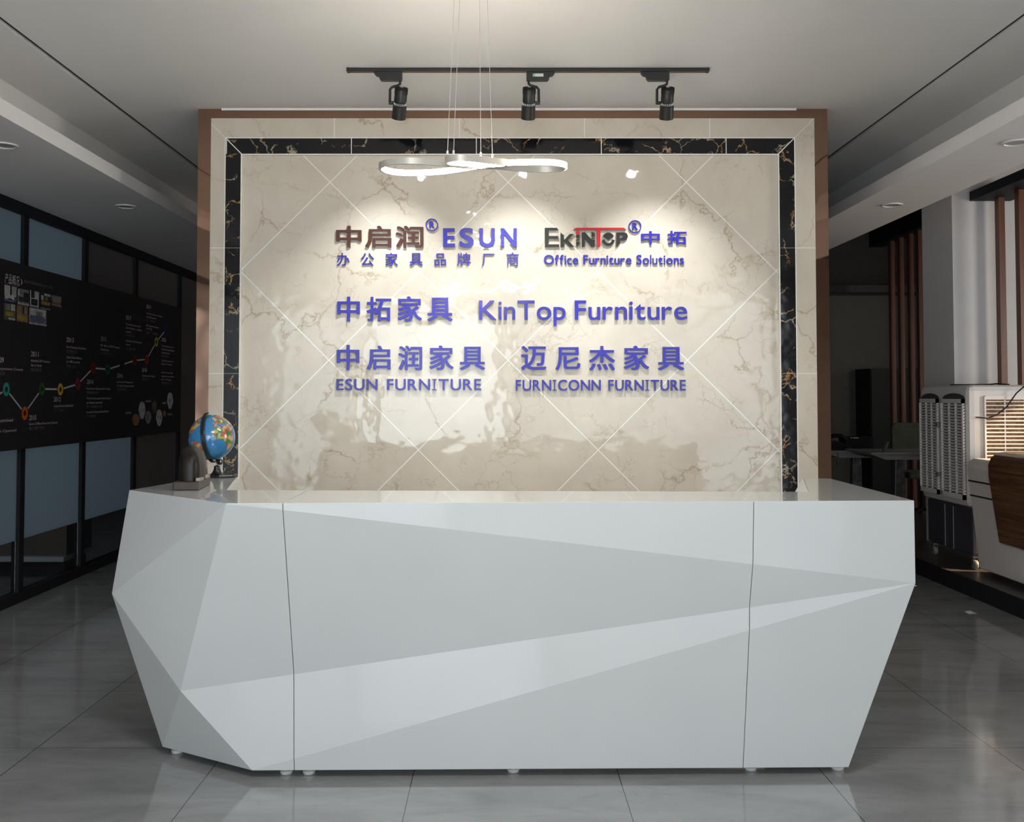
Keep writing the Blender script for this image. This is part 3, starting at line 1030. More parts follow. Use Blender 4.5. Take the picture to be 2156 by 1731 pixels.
def spot(px, sgn, hx, aim, power, label, sticker=False):
    bx = P(px, 140, Y=TY).x                      # arm end of the adapter
    zt = CZ - 0.0215
    t = thing('track_spotlight', label, 'spotlight', (bx, TY, zt), 'spotlights on the ceiling track')
    s_ = -sgn                                     # adapter body extends away from arm side
    q = MB()
    prof = [(bx - s_ * 0.012, zt), (bx - s_ * 0.012, zt - 0.045), (bx - s_ * 0.008, zt - 0.05), (bx + s_ * 0.104, zt - 0.05), (bx + s_ * 0.114, zt - 0.04), (bx + s_ * 0.118, zt - 0.024),
            (bx + s_ * 0.135, zt - 0.02), (bx + s_ * 0.146, zt - 0.006), (bx + s_ * 0.146, zt)]
    q.prism(prof, TY - 0.017, TY + 0.017, 'y')
    q.build('adapter', trk_m, t, bevel=0.002)
    if sticker:
        q = MB()
        q.box(bx + s_ * 0.022 if s_ > 0 else bx - 0.075, (bx + 0.034) if s_ > 0 else bx - 0.063, TY - 0.0178, TY - 0.017, zt - 0.03, zt - 0.013, 0)
        q.box((bx + 0.0345) if s_ > 0 else bx - 0.0625, (bx + 0.082) if s_ > 0 else bx - 0.022, TY - 0.0178, TY - 0.017, zt - 0.03, zt - 0.013, 1)
        q.build('sticker', [mat('green_sticker', (0.2, 0.42, 0.22), 0.5), mat('white_sticker', (0.6, 0.62, 0.6), 0.5)], t)
    # hook shaped arm
    q = MB()
    ox = s_ * 0.056
    hxz = zt - 0.178
    q.tube([(bx, TY, zt - 0.048), (bx, TY, zt - 0.066), (bx + ox * 0.25, TY, zt - 0.076), (bx + ox * 0.8, TY, zt - 0.084), (bx + ox, TY, zt - 0.098),
            (bx + ox * 1.02, TY, hxz)], 0.0075, 10)
    q.tube([(bx + ox * 1.02 - s_ * -0.006, TY, hxz + 0.004), (bx + ox * 1.02 - s_ * 0.04, TY, hxz + 0.004)], 0.0095, 12)
    q.build('arm', trk_m, t, smooth=True)
    # lamp head
    piv = Vector((bx + hx, TY, hxz))
    d = (Vector(aim) - piv).normalized()
    M = Matrix.Translation(piv) @ d.to_track_quat('Z', 'Y').to_matrix().to_4x4()
    R = 0.0385
    q = MB()
    q.lathe([(0.0, -0.085), (R - 0.016, -0.085), (R - 0.008, -0.082), (R - 0.0035, -0.074), (R - 0.003, -0.012), (R - 0.006, -0.010),
             (R - 0.006, 0.010), (R, 0.012), (R + 0.0015, 0.085), (R - 0.002, 0.085), (R - 0.004, 0.06), (0.0, 0.058)], 40, M)
    for k in range(24):
        a = 2 * PI * k / 24
        vs = []
        for dz in (-0.089, -0.055):
            for rr in (R - 0.014, R - 0.0015):
                for da in (-0.03, 0.03):
                    vs.append(M @ Vector((rr * math.cos(a + da), rr * math.sin(a + da), dz)))
        q.add(vs, [(0, 1, 3, 2), (4, 6, 7, 5), (0, 2, 6, 4), (1, 5, 7, 3), (0, 4, 5, 1), (2, 3, 7, 6)])
    hd = q.build('lamp_head', trk_m, t, smooth=True, angle=30)
    # glowing vents round the waist
    q = MB()
    for k in range(20):
        a = 2 * PI * k / 20
        vs = []
        for dz in (-0.005, 0.007):
            for rr in (R - 0.007, R - 0.004):
                for da in (-0.05, 0.05):
                    vs.append(M @ Vector((rr * math.cos(a + da), rr * math.sin(a + da), dz)))
        q.add(vs, [(0, 1, 3, 2), (4, 6, 7, 5), (0, 2, 6, 4), (1, 5, 7, 3), (0, 4, 5, 1), (2, 3, 7, 6)])
    q.build('vent_ring', ring_m, hd)
    q = MB()
    q.lathe([(R - 0.005, 0.081), (0.0, 0.081)], 32, M)
    q.build('lens', lens_m, hd)
    lp = piv + d * 0.092
    light('spot_beam', 'SPOT', lp, Vector(aim), power, (0.96, 0.99, 1.0), spot_size=math.radians(76), spot_blend=1.0, shadow_soft_size=0.009)


SPW = 58
spot(842.5, 1, -0.0, P(797, 705, Y=WY), SPW, 'left track spotlight, its bright lens showing below the rim')
spot(1113, -1, 0.0, P(1092, 705, Y=WY), SPW, 'middle track spotlight with a green and white sticker on its adapter', True)
spot(1404, 1, 0.0, P(1376, 705, Y=WY), SPW, 'right track spotlight nearest the right end of the track')

# ================================================================== PENDANT
pend_m = mat('pendant_grey_white', (0.50, 0.47, 0.42), 0.35, metal=0.2)
glow_m = mat('pendant_led_strip', (1, 0.97, 0.9), 0.4, emis=(1.0, 0.90, 0.76), estr=115)
PZ = 2.415


def pp(zx, zy):
    return P(790 + zx / 5.133, 300 + zy / 5.133, Z=PZ)


def smooth_loop(pts, n=12):
    out_ = []
    m = len(pts)
    for i in range(m):
        p0, p1, p2, p3 = pts[i - 1], pts[i], pts[(i + 1) % m], pts[(i + 2) % m]
        for k in range(n):
            t_ = k / n
            out_.append(0.5 * ((2 * p1) + (p2 - p0) * t_ + (2 * p0 - 5 * p1 + 4 * p2 - p3) * t_ ** 2 + (3 * p1 - p0 - 3 * p2 + p3) * t_ ** 3))
    return out_


def ribbon(pts, side, h, wd, dz=0.0):
    """closed flat ribbon: body mesh and light strip on the side (+1 left of travel)"""
    body, strip = MB(), MB()
    n = len(pts)
    bv, sv = [], []
    for i in range(n):
        t_ = (pts[(i + 1) % n] - pts[i - 1])
        t_.z = 0
        t_.normalize()
        nn = Vector((-t_.y, t_.x, 0)) * side
        p = pts[i] + Vector((0, 0, dz))
        bv += [p + nn * wd + Vector((0, 0, h)), p + nn * wd - Vector((0, 0, h)), p - nn * wd - Vector((0, 0, h)), p - nn * wd + Vector((0, 0, h))]
        e = wd + 0.004
        sv += [p + nn * wd * 1.01 + Vector((0, 0, h * 0.86)), p + nn * e + Vector((0, 0, h * 0.86)), p + nn * e - Vector((0, 0, h * 0.86)), p + nn * wd * 1.01 - Vector((0, 0, h * 0.86))]
    for (mb, vv, k) in ((body, bv, 4), (strip, sv, 4)):
        fs = []
        for i in range(n):
            j = (i + 1) % n
            fs += [(i * k + a, i * k + (a + 1) % k, j * k + (a + 1) % k, j * k + a) for a in range(k)]
        mb.add(vv, fs)
    return body, strip


fig8 = [(52, 262), (150, 312), (380, 332), (700, 318), (960, 282), (1200, 246), (1450, 222), (1700, 214), (1920, 220), (2030, 240), (2042, 264), (1960, 286), (1780, 292),
        (1560, 280), (1360, 262), (1150, 255), (950, 246), (700, 222), (480, 203), (300, 200), (130, 218)]
small = [(768, 190), (800, 212), (920, 224), (1080, 234), (1260, 240), (1400, 232), (1400, 214), (1250, 196), (1100, 178), (960, 166), (850, 168)]
pc = pp(1040, 240)
pd = thing('pendant_light', 'glowing looped ribbon pendant lamp on four thin cables', 'lamp', (pc.x, pc.y, CZ))
for pts in (fig8, small):
    lp = smooth_loop([pp(*a) for a in pts])
    bd, sp = ribbon(lp, -1, 0.0125, 0.005)
    r_ = bd.build('ribbon', pend_m, pd, smooth=True)
    sp.build('light_strip', glow_m, r_, smooth=True)
cab_m = mat('thin_steel_cable', (0.7, 0.68, 0.64), 0.4, metal=0.5)
can = Vector((P(992, -120, Z=CZ).x, pc.y, CZ))
q = MB()
q.lathe([(0.0, 0), (0.09, 0), (0.09, -0.03), (0.085, -0.035), (0.0, -0.035)], 40, Matrix.Translation(can))
q.build('ceiling_rose', white_paint, pd, smooth=True)
for (zx, zy), px in zip(((780, 165), (846, 162), (1142, 183), (1268, 198)), (961, 972, 1008.5, 1023)):
    p0 = pp(zx, zy) + Vector((0, 0, 0.014))
    y1 = can.y + (p0.y - can.y) * 0.5
    x1 = P(px, -122, Y=y1).x
    q = MB()
    q.tube([p0, (x1, y1, CZ - 0.034)], 0.0012, 6)
    q.tube([p0, p0 + Vector((0, 0, 0.014))], 0.004, 8)
    q.build('cable', cab_m, pd)

# ================================================================== DOWNLIGHTS
dl_rim = mat('downlight_white_rim', (0.72, 0.70, 0.68), 0.4)
dl_in = mat('downlight_inner', (0.35, 0.33, 0.32), 0.3)
for px, py, lab in ((8, 305, 'unlit recessed downlight in the left side ceiling, nearest the left picture edge'),
                    (265, 434, 'unlit recessed downlight in the left side ceiling, farther back toward the feature wall'),
                    (2140, 299, 'unlit recessed downlight in the right side ceiling, nearest the right picture edge'),
                    (1878, 431, 'unlit recessed downlight in the right side ceiling, farther back near the dark doorway')):
    c = P(px, py, Z=SZ)
    t = thing('downlight', lab, 'downlight', c, 'recessed downlights in the side ceilings')
    M = Matrix.Translation((c.x, c.y, SZ))
    q = MB()
    q.lathe([(0.075, -0.0005), (0.074, -0.008), (0.062, -0.009), (0.058, -0.0005)], 36, M)
    q.build('rim', dl_rim, t, smooth=True)
    q = MB()
    q.lathe([(0.058, -0.003), (0.0, -0.002)], 36, M)
    q.build('reflector', dl_in, t)

# square LED ceiling lamp in front of the desk (seen mirrored in the polished tiles)
cl = thing('ceiling_lamp', 'square white ceiling lamp over the entrance side of the lobby', 'lamp', (-0.05, 1.4, CZ))
box_obj('housing', white_paint, -0.44, 0.34, 1.01, 1.79, CZ - 0.05, CZ - 0.0005, parent=cl, bevel=0.01)
light('ceiling_lamp_light', 'AREA', (-0.05, 1.4, CZ - 0.055), (-0.05, 1.4, 0), 52, (1.0, 0.985, 0.95), shape='RECTANGLE', size=0.72, size_y=0.72)

# ================================================================== GLOBE
zt = ZT
gp = P(447, 1003, Z=zt)
gy = P(447, 1005, Z=zt).y
gc = P(446, 921, Y=gy)
GR = 47.5 / F * gy
globe = thing('desk_globe', 'small blue world globe on a black stand at the left end of the desk', 'globe', (gc.x, gy, zt))
LAND = {
    'africa': ([(-17, 15), (-16, 21), (-10, 30), (-6, 36), (10, 37), (20, 32), (32, 31), (43, 12), (51, 12), (40, -3), (40, -15), (35, -24), (31, -30), (20, -35), (15, -27), (12, -15), (9, 0), (8, 4), (-5, 5), (-12, 8)], None),
    'eurasia': ([(-9, 37), (-9, 43), (-1, 44), (-4, 48), (3, 51), (8, 57), (11, 59), (5, 62), (15, 69), (28, 71), (42, 67), (60, 69), (75, 73), (100, 77), (140, 73), (170, 68), (160, 58), (140, 52), (125, 39), (121, 28), (108, 20), (100, 8), (90, 22), (80, 8), (72, 20), (57, 25), (48, 30), (55, 17), (43, 13), (35, 28), (36, 36), (27, 37), (22, 38), (15, 40), (12, 44), (5, 43), (0, 39)], None),
    'north_america': ([(-165, 62), (-155, 71), (-110, 73), (-80, 70), (-65, 60), (-55, 52), (-66, 44), (-75, 36), (-81, 26), (-90, 30), (-97, 24), (-90, 16), (-78, 8), (-95, 15), (-108, 24), (-118, 34), (-125, 46), (-140, 58)], None),
    'south_america': ([(-78, 8), (-60, 9), (-50, 1), (-35, -6), (-39, -18), (-50, -28), (-58, -38), (-66, -46), (-68, -54), (-75, -50), (-72, -30), (-71, -18), (-80, -5)], None),
    'greenland': ([(-55, 60), (-44, 60), (-22, 70), (-20, 80), (-40, 83), (-65, 80), (-55, 70)], (0.10, 0.34, 0.10)),
    'australia': ([(114, -22), (130, -12), (142, -11), (153, -28), (145, -38), (130, -32), (116, -34)], None),
}
PAL = [(0.55, 0.38, 0.035), (0.45, 0.12, 0.13), (0.06, 0.22, 0.07), (0.45, 0.12, 0.06), (0.50, 0.38, 0.16), (0.22, 0.09, 0.20), (0.07, 0.25, 0.14)]
seeds = []
rs = random.Random(3)
for k in range(420):
    z_ = rs.uniform(-1, 1)
    a_ = rs.uniform(0, 2 * PI)
    seeds.append((Vector((math.sqrt(1 - z_ * z_) * math.cos(a_), math.sqrt(1 - z_ * z_) * math.sin(a_), z_)), PAL[k % len(PAL)]))


def inpoly(x, y, poly):
    r = False
    for i in range(len(poly)):
        (x1, y1), (x2, y2) = poly[i], poly[i - 1]
        if (y1 > y) != (y2 > y) and x < (x2 - x1) * (y - y1) / (y2 - y1) + x1:
            r = not r
    return r


NLON, NLAT = 150, 75
q = MB()
slots = [(0.035, 0.20, 0.44)] + PAL
tilt = Matrix.Rotation(math.radians(-9), 3, 'Y') @ Matrix.Rotation(math.radians(14), 3, 'X')
LON0 = math.radians(-90 - (-36))                   # meridian -36 degrees faces the viewer
gv = []
for j in range(NLAT + 1):
    la = -PI / 2 + PI * j / NLAT
    for i in range(NLON):
        lo_ = 2 * PI * i / NLON + LON0
        gv.append(gc + tilt @ Vector((math.cos(la) * math.cos(lo_), math.cos(la) * math.sin(lo_), math.sin(la))) * GR)
fs, fm = [], []
for j in range(NLAT):
    for i in range(NLON):
        fs.append((j * NLON + i, j * NLON + (i + 1) % NLON, (j + 1) * NLON + (i + 1) % NLON, (j + 1) * NLON + i))
        lat = -90 + 180 * (j + 0.5) / NLAT
        lon = (360 * (i + 0.5) / NLON + 180) % 360 - 180
        mi = 0
        if lat < -72:
            mi = 7
        for nm, (pl_, colr) in LAND.items():
            if inpoly(lon, lat, pl_):
                if colr:
                    mi = 3
                else:
                    d_ = Vector((math.cos(math.radians(lat)) * math.cos(math.radians(lon)), math.cos(math.radians(lat)) * math.sin(math.radians(lon)), math.sin(math.radians(lat))))
                    best = max(seeds, key=lambda s__: s__[0].dot(d_))
                    mi = 1 + PAL.index(best[1])
        fm.append(mi)
q.v, q.f, q.mi = [tuple(v) for v in gv], fs, fm
mats_ = [mat('globe_colour_%d' % i, c, 0.15, coat=0.8, var=0.12, scale=40) for i, c in enumerate(slots)]
q.build('sphere', mats_, globe, smooth=True, angle=180)
blk = mat('glossy_black_plastic', (0.012, 0.012, 0.013), 0.25)
ax = tilt @ Vector((0, 0, 1))
nv = Vector((0, -1, 0))
sidev = ax.cross(nv).normalized()
fw = sidev.cross(ax).normalized()
fw = (fw * 0.97 - Vector((1, 0, 0)) * 0.06).normalized()
arc = []
for k in range(25):
    a_ = -PI / 2 - 0.12 + (PI + 0.20) * k / 24
    arc.append(gc + (ax * math.sin(a_) + fw * math.cos(a_)) * (GR + 0.010))
q = MB()
wv = ax.cross(fw).normalized()
vs = []
for p in arc:
    rdir = (p - gc).normalized()
    for a_, b_ in ((-0.0095, -0.003), (0.0095, -0.003), (0.0095, 0.004), (-0.0095, 0.004)):
        vs.append(p + wv * a_ + rdir * b_)
fs = [(i * 4 + a_, i * 4 + (a_ + 1) % 4, i * 4 + 4 + (a_ + 1) % 4, i * 4 + 4 + a_) for i in range(24) for a_ in range(4)]
fs += [(3, 2, 1, 0), (96, 97, 98, 99)]
q.add(vs, fs)
q.build('meridian_arm', blk, globe, bevel=0.0015)
bot = gc - ax * (GR + 0.012)
q = MB()
q.lathe([(0.0, 0.016), (0.012, 0.012), (0.017, 0.0), (0.012, -0.012), (0.0, -0.016)], 20, Matrix.Translation(bot + Vector((0.012, 0.0, -0.004))))
q.build('ball_joint', mat('dark_chrome', (0.2, 0.2, 0.2), 0.15, metal=0.9), globe, smooth=True)
bx_, by_ = bot.x + 0.012, gy
q = MB()
zb = bot.z - 0.016
prof = []
for k in range(9):
    f_ = k / 8
    prof.append((0.014 + 0.020 * f_ ** 3, zb - (zb - zt - 0.012) * f_))
q.lathe([(0.0, zb)] + prof[1:] + [(0.0, zt + 0.011)], 20, Matrix.Translation((bx_ - 0.004, by_, 0)))
q.build('stem', blk, globe, smooth=True)
q = MB()
q.prism([(bx_ - 0.045, by_ - 0.035), (bx_ + 0.02, by_ - 0.05), (bx_ + 0.085, by_ - 0.03), (bx_ + 0.092, by_ + 0.02), (bx_ + 0.05, by_ + 0.05), (bx_ - 0.03, by_ + 0.045), (bx_ - 0.05, by_ + 0.01)], zt + 0.0005, zt + 0.016, 'z')
q.build('base', blk, globe, bevel=0.005, seg=3)

# ================================================================== DARK ORNAMENT BESIDE THE GLOBE
orn_m = mat('dark_brown_carving', (0.010, 0.0068, 0.0055), 0.38, spec=0.3, var=0.35, scale=14)
base_m = mat('brown_plinth_wood', (0.045, 0.028, 0.022), 0.4, var=0.3, scale=30)
pa, pb, pcx = P(364, 1033, Z=zt), P(418, 1033, Z=zt), P(443, 1020, Z=zt)
dirx = Vector((pb.x - pa.x, pb.y - pa.y, 0))
diry = Vector((pcx.x - pb.x, pcx.y - pb.y, 0))
orn = thing('carved_ornament', 'dark brown carved hump shaped ornament on a wooden plinth left of the globe', 'ornament', pa + dirx * 0.5 + diry * 0.5)
q = MB()
o0 = pa
qv = [o0, o0 + dirx, o0 + dirx + diry, o0 + diry]
q.prism([(p.x, p.y) for p in qv], zt + 0.0005, zt + 0.036, 'z')
q.build('plinth', base_m, orn, bevel=0.004)
# body: stacked rings following the silhouette, with folds on its right flank
hgt = (1012 - 943) / F * (pa.y + 0.17)
q = MB()
n = 40
levels = [(0.0, 0.46, 0.0), (0.08, 0.47, 0.0), (0.25, 0.475, 0.0), (0.45, 0.47, 0.0), (0.6, 0.455, -0.01), (0.72, 0.42, -0.03), (0.82, 0.37, -0.05), (0.90, 0.30, -0.07), (0.96, 0.20, -0.08), (1.0, 0.06, -0.08)]
vs = []
for hh, rr, sh in levels:
    for k in range(n):
        a_ = 2 * PI * k / n
        ca, sa = math.cos(a_), math.sin(a_)
        e_ = 0.62
        x_ = math.copysign(abs(ca) ** e_, ca) * rr * 1.08
        y_ = math.copysign(abs(sa) ** e_, sa) * min(rr, 0.46) * 0.86
        fold = 0.0
        if ca > 0.1:
            fold = 0.035 * math.cos(a_ * 9) * (1 - hh * 0.5)
        p = pa + dirx * (0.52 + (x_ * (1 + fold)) * 0.92 + sh) + diry * (0.47 + y_)
        vs.append((p.x, p.y, zt + 0.037 + hh * hgt))
fs = [(i * n + k, i * n + (k + 1) % n, (i + 1) * n + (k + 1) % n, (i + 1) * n + k) for i in range(len(levels) - 1) for k in range(n)]
fs += [tuple(range(n - 1, -1, -1)), tuple((len(levels) - 1) * n + k for k in range(n))]
q.add(vs, fs)
q.build('figure', orn_m, orn, smooth=True, angle=60)
q = MB()
e0 = o0 + dirx * 0.98 + diry * 0.12
for k_ in (0.10, 0.62):
    e0 = o0 + dirx * 0.97 + diry * k_
    q.box(e0.x - 0.012, e0.x + 0.006, e0.y - 0.012, e0.y + 0.05, zt + 0.036, zt + 0.05)
q.build('corner_bracket', mat('pale_corner_block', (0.30, 0.27, 0.24), 0.3), orn, bevel=0.003)

# ================================================================== DISPLAY BOARD (left)
BXF = -3.38
board = thing('timeline_board', 'black display board with a company timeline hung on the glass partition', 'display board', (BXF, 8, 1.09))
zt_, zb_ = P(190, 596, X=BXF).z, P(190, 930, X=BXF).z
yb1 = P(380, 780, X=BXF).y
bface = mat('black_board_print', (0.028, 0.024, 0.026), 0.35, var=0.1)
q = MB()
q.box(BXF - 0.03, BXF, 4.9, yb1, zb_, zt_)
q.build('panel', bface, board)
whitep = mat('white_print', (0.55, 0.53, 0.52), 0.5)
greyp = mat('grey_print', (0.20, 0.19, 0.20), 0.5)
XT = BXF + 0.0015


def btext(nm, body, px, py, hpx, mtl, wpx=None):
    """left aligned text whose first line's left end is centred at px,py on the board; cap height hpx"""
    a = P(px, py, X=XT)
    size = hpx / F * math.hypot(a.x, a.y) * 1.38
    c = bpy.data.curves.new(nm, 'FONT')
    c.body = body
    c.size = size
    c.space_line = 1.15
    o = bpy.data.objects.new(nm, c)
    COL.objects.link(o)
    bpy.context.view_layer.update()
    me = bpy.data.meshes.new_from_object(o.evaluated_get(bpy.context.evaluated_depsgraph_get()))
    bpy.data.objects.remove(o)
    xs = [v.co.x for v in me.vertices]
    w0 = max(xs)
    k = 1.0
    if wpx:
        b_ = P(px + wpx, py, X=XT)
        k = (b_.y - a.y) / w0
    for v in me.vertices:
        v.co = (XT, a.y + v.co.x * k, a.z + v.co.y - size * 0.33)
    me.materials.append(mtl)
    return link(nm, me, board)


btext('heading', '产品概况', 10, 586, 15, whitep, 31)
btext('heading', ')', 43, 592, 9, whitep, 4)
btext('subheading', 'PRODUCT OVERVIEW', 12, 597, 3.5, greyp, 28)
btext('subheading', 'ESUN FURNITURE SINCE 2009', 51, 592, 5, greyp, 60)
items = [
    ('2009', -12, 757, 20, ['Marketing Department Created'], -34, 774, 82, '市场部成立', 1),
    ('2010', 61, 880, 15, ['Second Offline Showroom Opened'], 61, 893, 60, '第二展厅开业', 1),
    ('2011', 65, 745, 16, ['Attended CIFF Furniture', 'Fair on March'], 65, 759, 40, '参加三月家具展', 1),
    ('2012', 113, 841, 15, ['Lidong Factory Established'], 113, 855, 41, '工厂成立', 1),
    ('2013', 140, 715, 15, ['Esun Company Established'], 140, 730, 41, '公司成立', 1),
    ('2014', 183, 804, 13, ['E-commerce Department Created'], 182, 818, 50, '电商部成立', 1),
    ('2015', 212, 713, 12, ['MK office and 2012 Company', 'Established'], 212, 727, 40, '公司成立', 1),
    ('2016', 246, 791, 12, ['Lead Smart Management', '& Group Company System'], 246, 804, 36, '集团管理', 1),
    ('2017', 265, 668, 11, ['The Second International', 'Online Platform on Alibaba', 'Launched'], 265, 682, 33, '第二国际站上线', 1),
    ('2018', 299, 779, 10, ['Offline Showroom Opened'], 299, 791, 27, '展厅开业', 1),
    ('2019', 308, 645, 10, ['Furniture Factory in Ningbo', 'under Development'], 308, 659, 33, '工厂建设', 1),
    ('2020', 340, 715, 9, ['The Second Showroom of', 'Standard Company Begins', 'its Development'], 340, 728, 27, '展厅建设', 1),
]
for yr, px, py, wy, lines, lx, ly, lw, sub, _ in items:
    sc_ = abs(1052 - px) / 1052
    btext('year', yr, px, py, 9.5 * sc_ + 1.0, whitep, wy)
    d_ = 10.5 * sc_
    mxl = max(len(l) for l in lines)
    for k, l in enumerate(lines):
        btext('caption', l, lx, ly + k * d_, 5.2 * sc_, whitep, lw * len(l) / mxl)
    btext('caption', sub, lx, ly + len(lines) * d_, 5.0 * sc_, greyp, lw * 0.55)
extra_lines = [('China Online Platform', 140, 752, 33, whitep), ('on 1688 Launched', 140, 761, 28, whitep), ('平台上线', 140, 771, 19, greyp),
               ('The First International Online Platform', 182, 839, 52, whitep), ('on Alibaba Launched', 182, 848, 33, whitep), ('第一个国际站上线', 182, 857, 33, greyp),
               ('Furniconn Company Established', 182, 868, 46, whitep), ('公司成立', 182, 877, 19, greyp),
               ('Established US Warehouse', 265, 717, 33, whitep), ('System', 265, 725, 9, whitep), ('仓储系统', 265, 734, 21, greyp),
               ('MK Expand Production', 308, 685, 26, whitep), ('new hall', 308, 691, 12, whitep), ('扩建', 308, 700, 24, greyp),
               ('The Group opens the', 340, 759, 25, whitep), ('Export Center', 340, 766, 22, whitep), ('Smart furniture plant', 340, 784, 24, whitep),
               ('started operation', 340, 792, 26, whitep), ('in May', 340, 799, 21, whitep), ('智能工厂', 340, 806, 26, greyp),
               ('Factory Established', -40, 888, 67, whitep), ('Showroom Opened', -40, 911, 74, whitep)]
for l, px, py, wp, mt in extra_lines:
    btext('caption', l, px, py, 5.2 * abs(1052 - px) / 1052, mt, wp)
# markers and line
marks = [(-30, 850, (0.3, 0.3, 0.32)), (13, 820, (0.03, 0.28, 0.25)), (52, 870, (0.55, 0.10, 0.015)), (88, 819, (0.035, 0.12, 0.02)), (127, 820, (0.58, 0.36, 0.02)), (164, 809, (0.22, 0.02, 0.035)),
         (196, 775, (0.20, 0.02, 0.01)), (227, 778, (0.015, 0.10, 0.05)), (257, 768, (0.012, 0.011, 0.03)), (284, 759, (0.13, 0.03, 0.02)), (309, 757, (0.34, 0.04, 0.02)), (329, 720, (0.35, 0.38, 0.02)), (349, 695, (0.02, 0.03, 0.2))]
cent = []
for i, (px, py, c) in enumerate(marks):
    p = P(px, py, X=XT)
    cent.append(p)
    R_ = 0.047
    q = MB()
    n = 32
    vs = []
    for rr in (R_, R_ * 0.42):
        vs += [(XT + 0.001, p.y + rr * math.cos(2 * PI * k / n), p.z + rr * math.sin(2 * PI * k / n)) for k in range(n)]
    q.add(vs, [(k, (k + 1) % n, n + (k + 1) % n, n + k) for k in range(n)])
    q.build('marker', mat('marker_colour_%d' % i, c, 0.5), board)
for a, b_ in zip(cent[:-1], cent[1:]):
    d_ = (b_ - a).normalized()
    nn = Vector((0, -d_.z, d_.y)) * 0.0062
    a2, b2 = a + d_ * 0.056, b_ - d_ * 0.056
    if (b2 - a2).dot(d_) > 0:
        q = MB()
        q.add([a2 + nn, b2 + nn, b2 - nn, a2 - nn], [(0, 1, 2, 3)])
        q.build('timeline_line', whitep, board)
# small product photographs
ph_cols = [(0.42, 0.41, 0.43), (0.03, 0.03, 0.03), (0.20, 0.19, 0.18), (0.10, 0.11, 0.22), (0.30, 0.22, 0.05), (0.24, 0.14, 0.08), (0.10, 0.10, 0.07)]
ph_m = [mat('photo_ink_%d' % i, c, 0.5, var=0.3, scale=25) for i, c in enumerate(ph_cols)]
photos = [((9, 602, 35, 636), [(0, 0, 1, 1, 0), (.45, .3, .6, 1, 1), (0, 0, 1, .35, 3), (.05, .15, .8, .42, 0), (.3, .12, .65, .2, 1)]),
          ((37, 609, 61, 643), [(0, 0, 1, 1, 2), (.1, .2, 1, .5, 1), (.5, .4, 1, .8, 1), (.0, .55, .15, .95, 0), (0, 0, 1, .1, 0)]),
          ((63, 613, 82, 647), [(0, 0, 1, 1, 0), (.1, .55, .5, 1, 1), (.12, .1, .85, .5, 1)]),
          ((84, 618, 106, 652), [(0, 0, 1, 1, 1), (.1, .55, .35, .85, 0), (.4, .85, 1, 1, 0), (.1, .28, .95, .5, 4), (0, 0, 1, .08, 2), (.45, .55, .75, .82, 5)]),
          ((108, 623, 129, 655), [(0, 0, 1, 1, 1), (.0, .65, 1, 1, 2), (.05, .5, .95, .65, 5), (.0, .3, 1, .45, 2)]),
          ((8, 639, 33, 675), [(0, 0, 1, 1, 6), (.15, .6, .5, .95, 2), (.6, .6, .95, 1, 0), (.1, .25, .8, .5, 4), (.4, .02, .95, .15, 0)]),
          ((35, 643, 59, 679), [(0, 0, 1, 1, 5), (.5, .5, .65, .95, 1), (.75, .5, .9, .95, 2), (.0, .1, .9, .4, 4)]),
          ((61, 649, 98, 686), [(0, 0, 1, 1, 2), (.02, .45, .95, .98, 0), (.4, .5, .75, .82, 2), (.05, .15, .85, .55, 3), (0, 0, 1, .08, 0)])]
for (x0, y0, x1, y1), parts in photos:
    a, b_ = P(x0, y1 - (x1 - x0) * 0.12, X=XT), P(x1, y0 + (x1 - x0) * 0.12, X=XT)
    q = MB()
    for i, (u0, v0, u1, v1, c) in enumerate(parts):
        ya, yb_ = a.y + (b_.y - a.y) * u0, a.y + (b_.y - a.y) * u1
        za, zb2 = a.z + (b_.z - a.z) * v0, a.z + (b_.z - a.z) * v1
        xx = XT + 0.0004 * i
        q.add([(xx, ya, za), (xx, yb_, za), (xx, yb_, zb2), (xx, ya, zb2)], [(0, 1, 2, 3)], c)
    q.build('product_photo', ph_m, board)
# hexagon figures at the lower right
hexes = [(299, 864, 7.5, 18, 0, '11.5'), (335, 880, 7, 17, 0, '3.6'), (358, 844, 6.5, 17, 0, '4.1'), (312, 879, 7, 13, 2, ''), (325, 857, 6, 12, 6, ''), (286, 884, 8, 12, 5, ''), (346, 871, 4, 6, 5, '')]
numc = mat('blue_number_print', (0.03, 0.04, 0.30), 0.5)
for px, py, rx, ry, c, num in hexes:
    q = MB()
    pts = [P(px + a * rx, py + b2 * ry, X=XT + 0.0005) for a, b2 in ((-1, 0.0), (-0.7, -0.75), (-0.35, -1), (0.35, -1), (0.7, -0.75), (1, 0), (0.55, 0.8), (0.3, 1), (-0.3, 1), (-0.55, 0.8))]
    q.add(pts, [tuple(range(10))])
    q.build('hexagon', ph_m[c], board)
    if num:
        XT_s = XT
        XT = BXF + 0.003
        btext('figure_number', num, px - rx * 0.6, py, 7, numc, rx * 1.2)
        XT = XT_s
for l, px, py, wp in (('OFFICE', 264, 870, 12), ('LAUNCH', 306, 845, 12), ('AREA', 342, 849, 8), ('WORKERS', 353, 873, 10)):
    btext('caption', l, px, py, 4, whitep, wp)

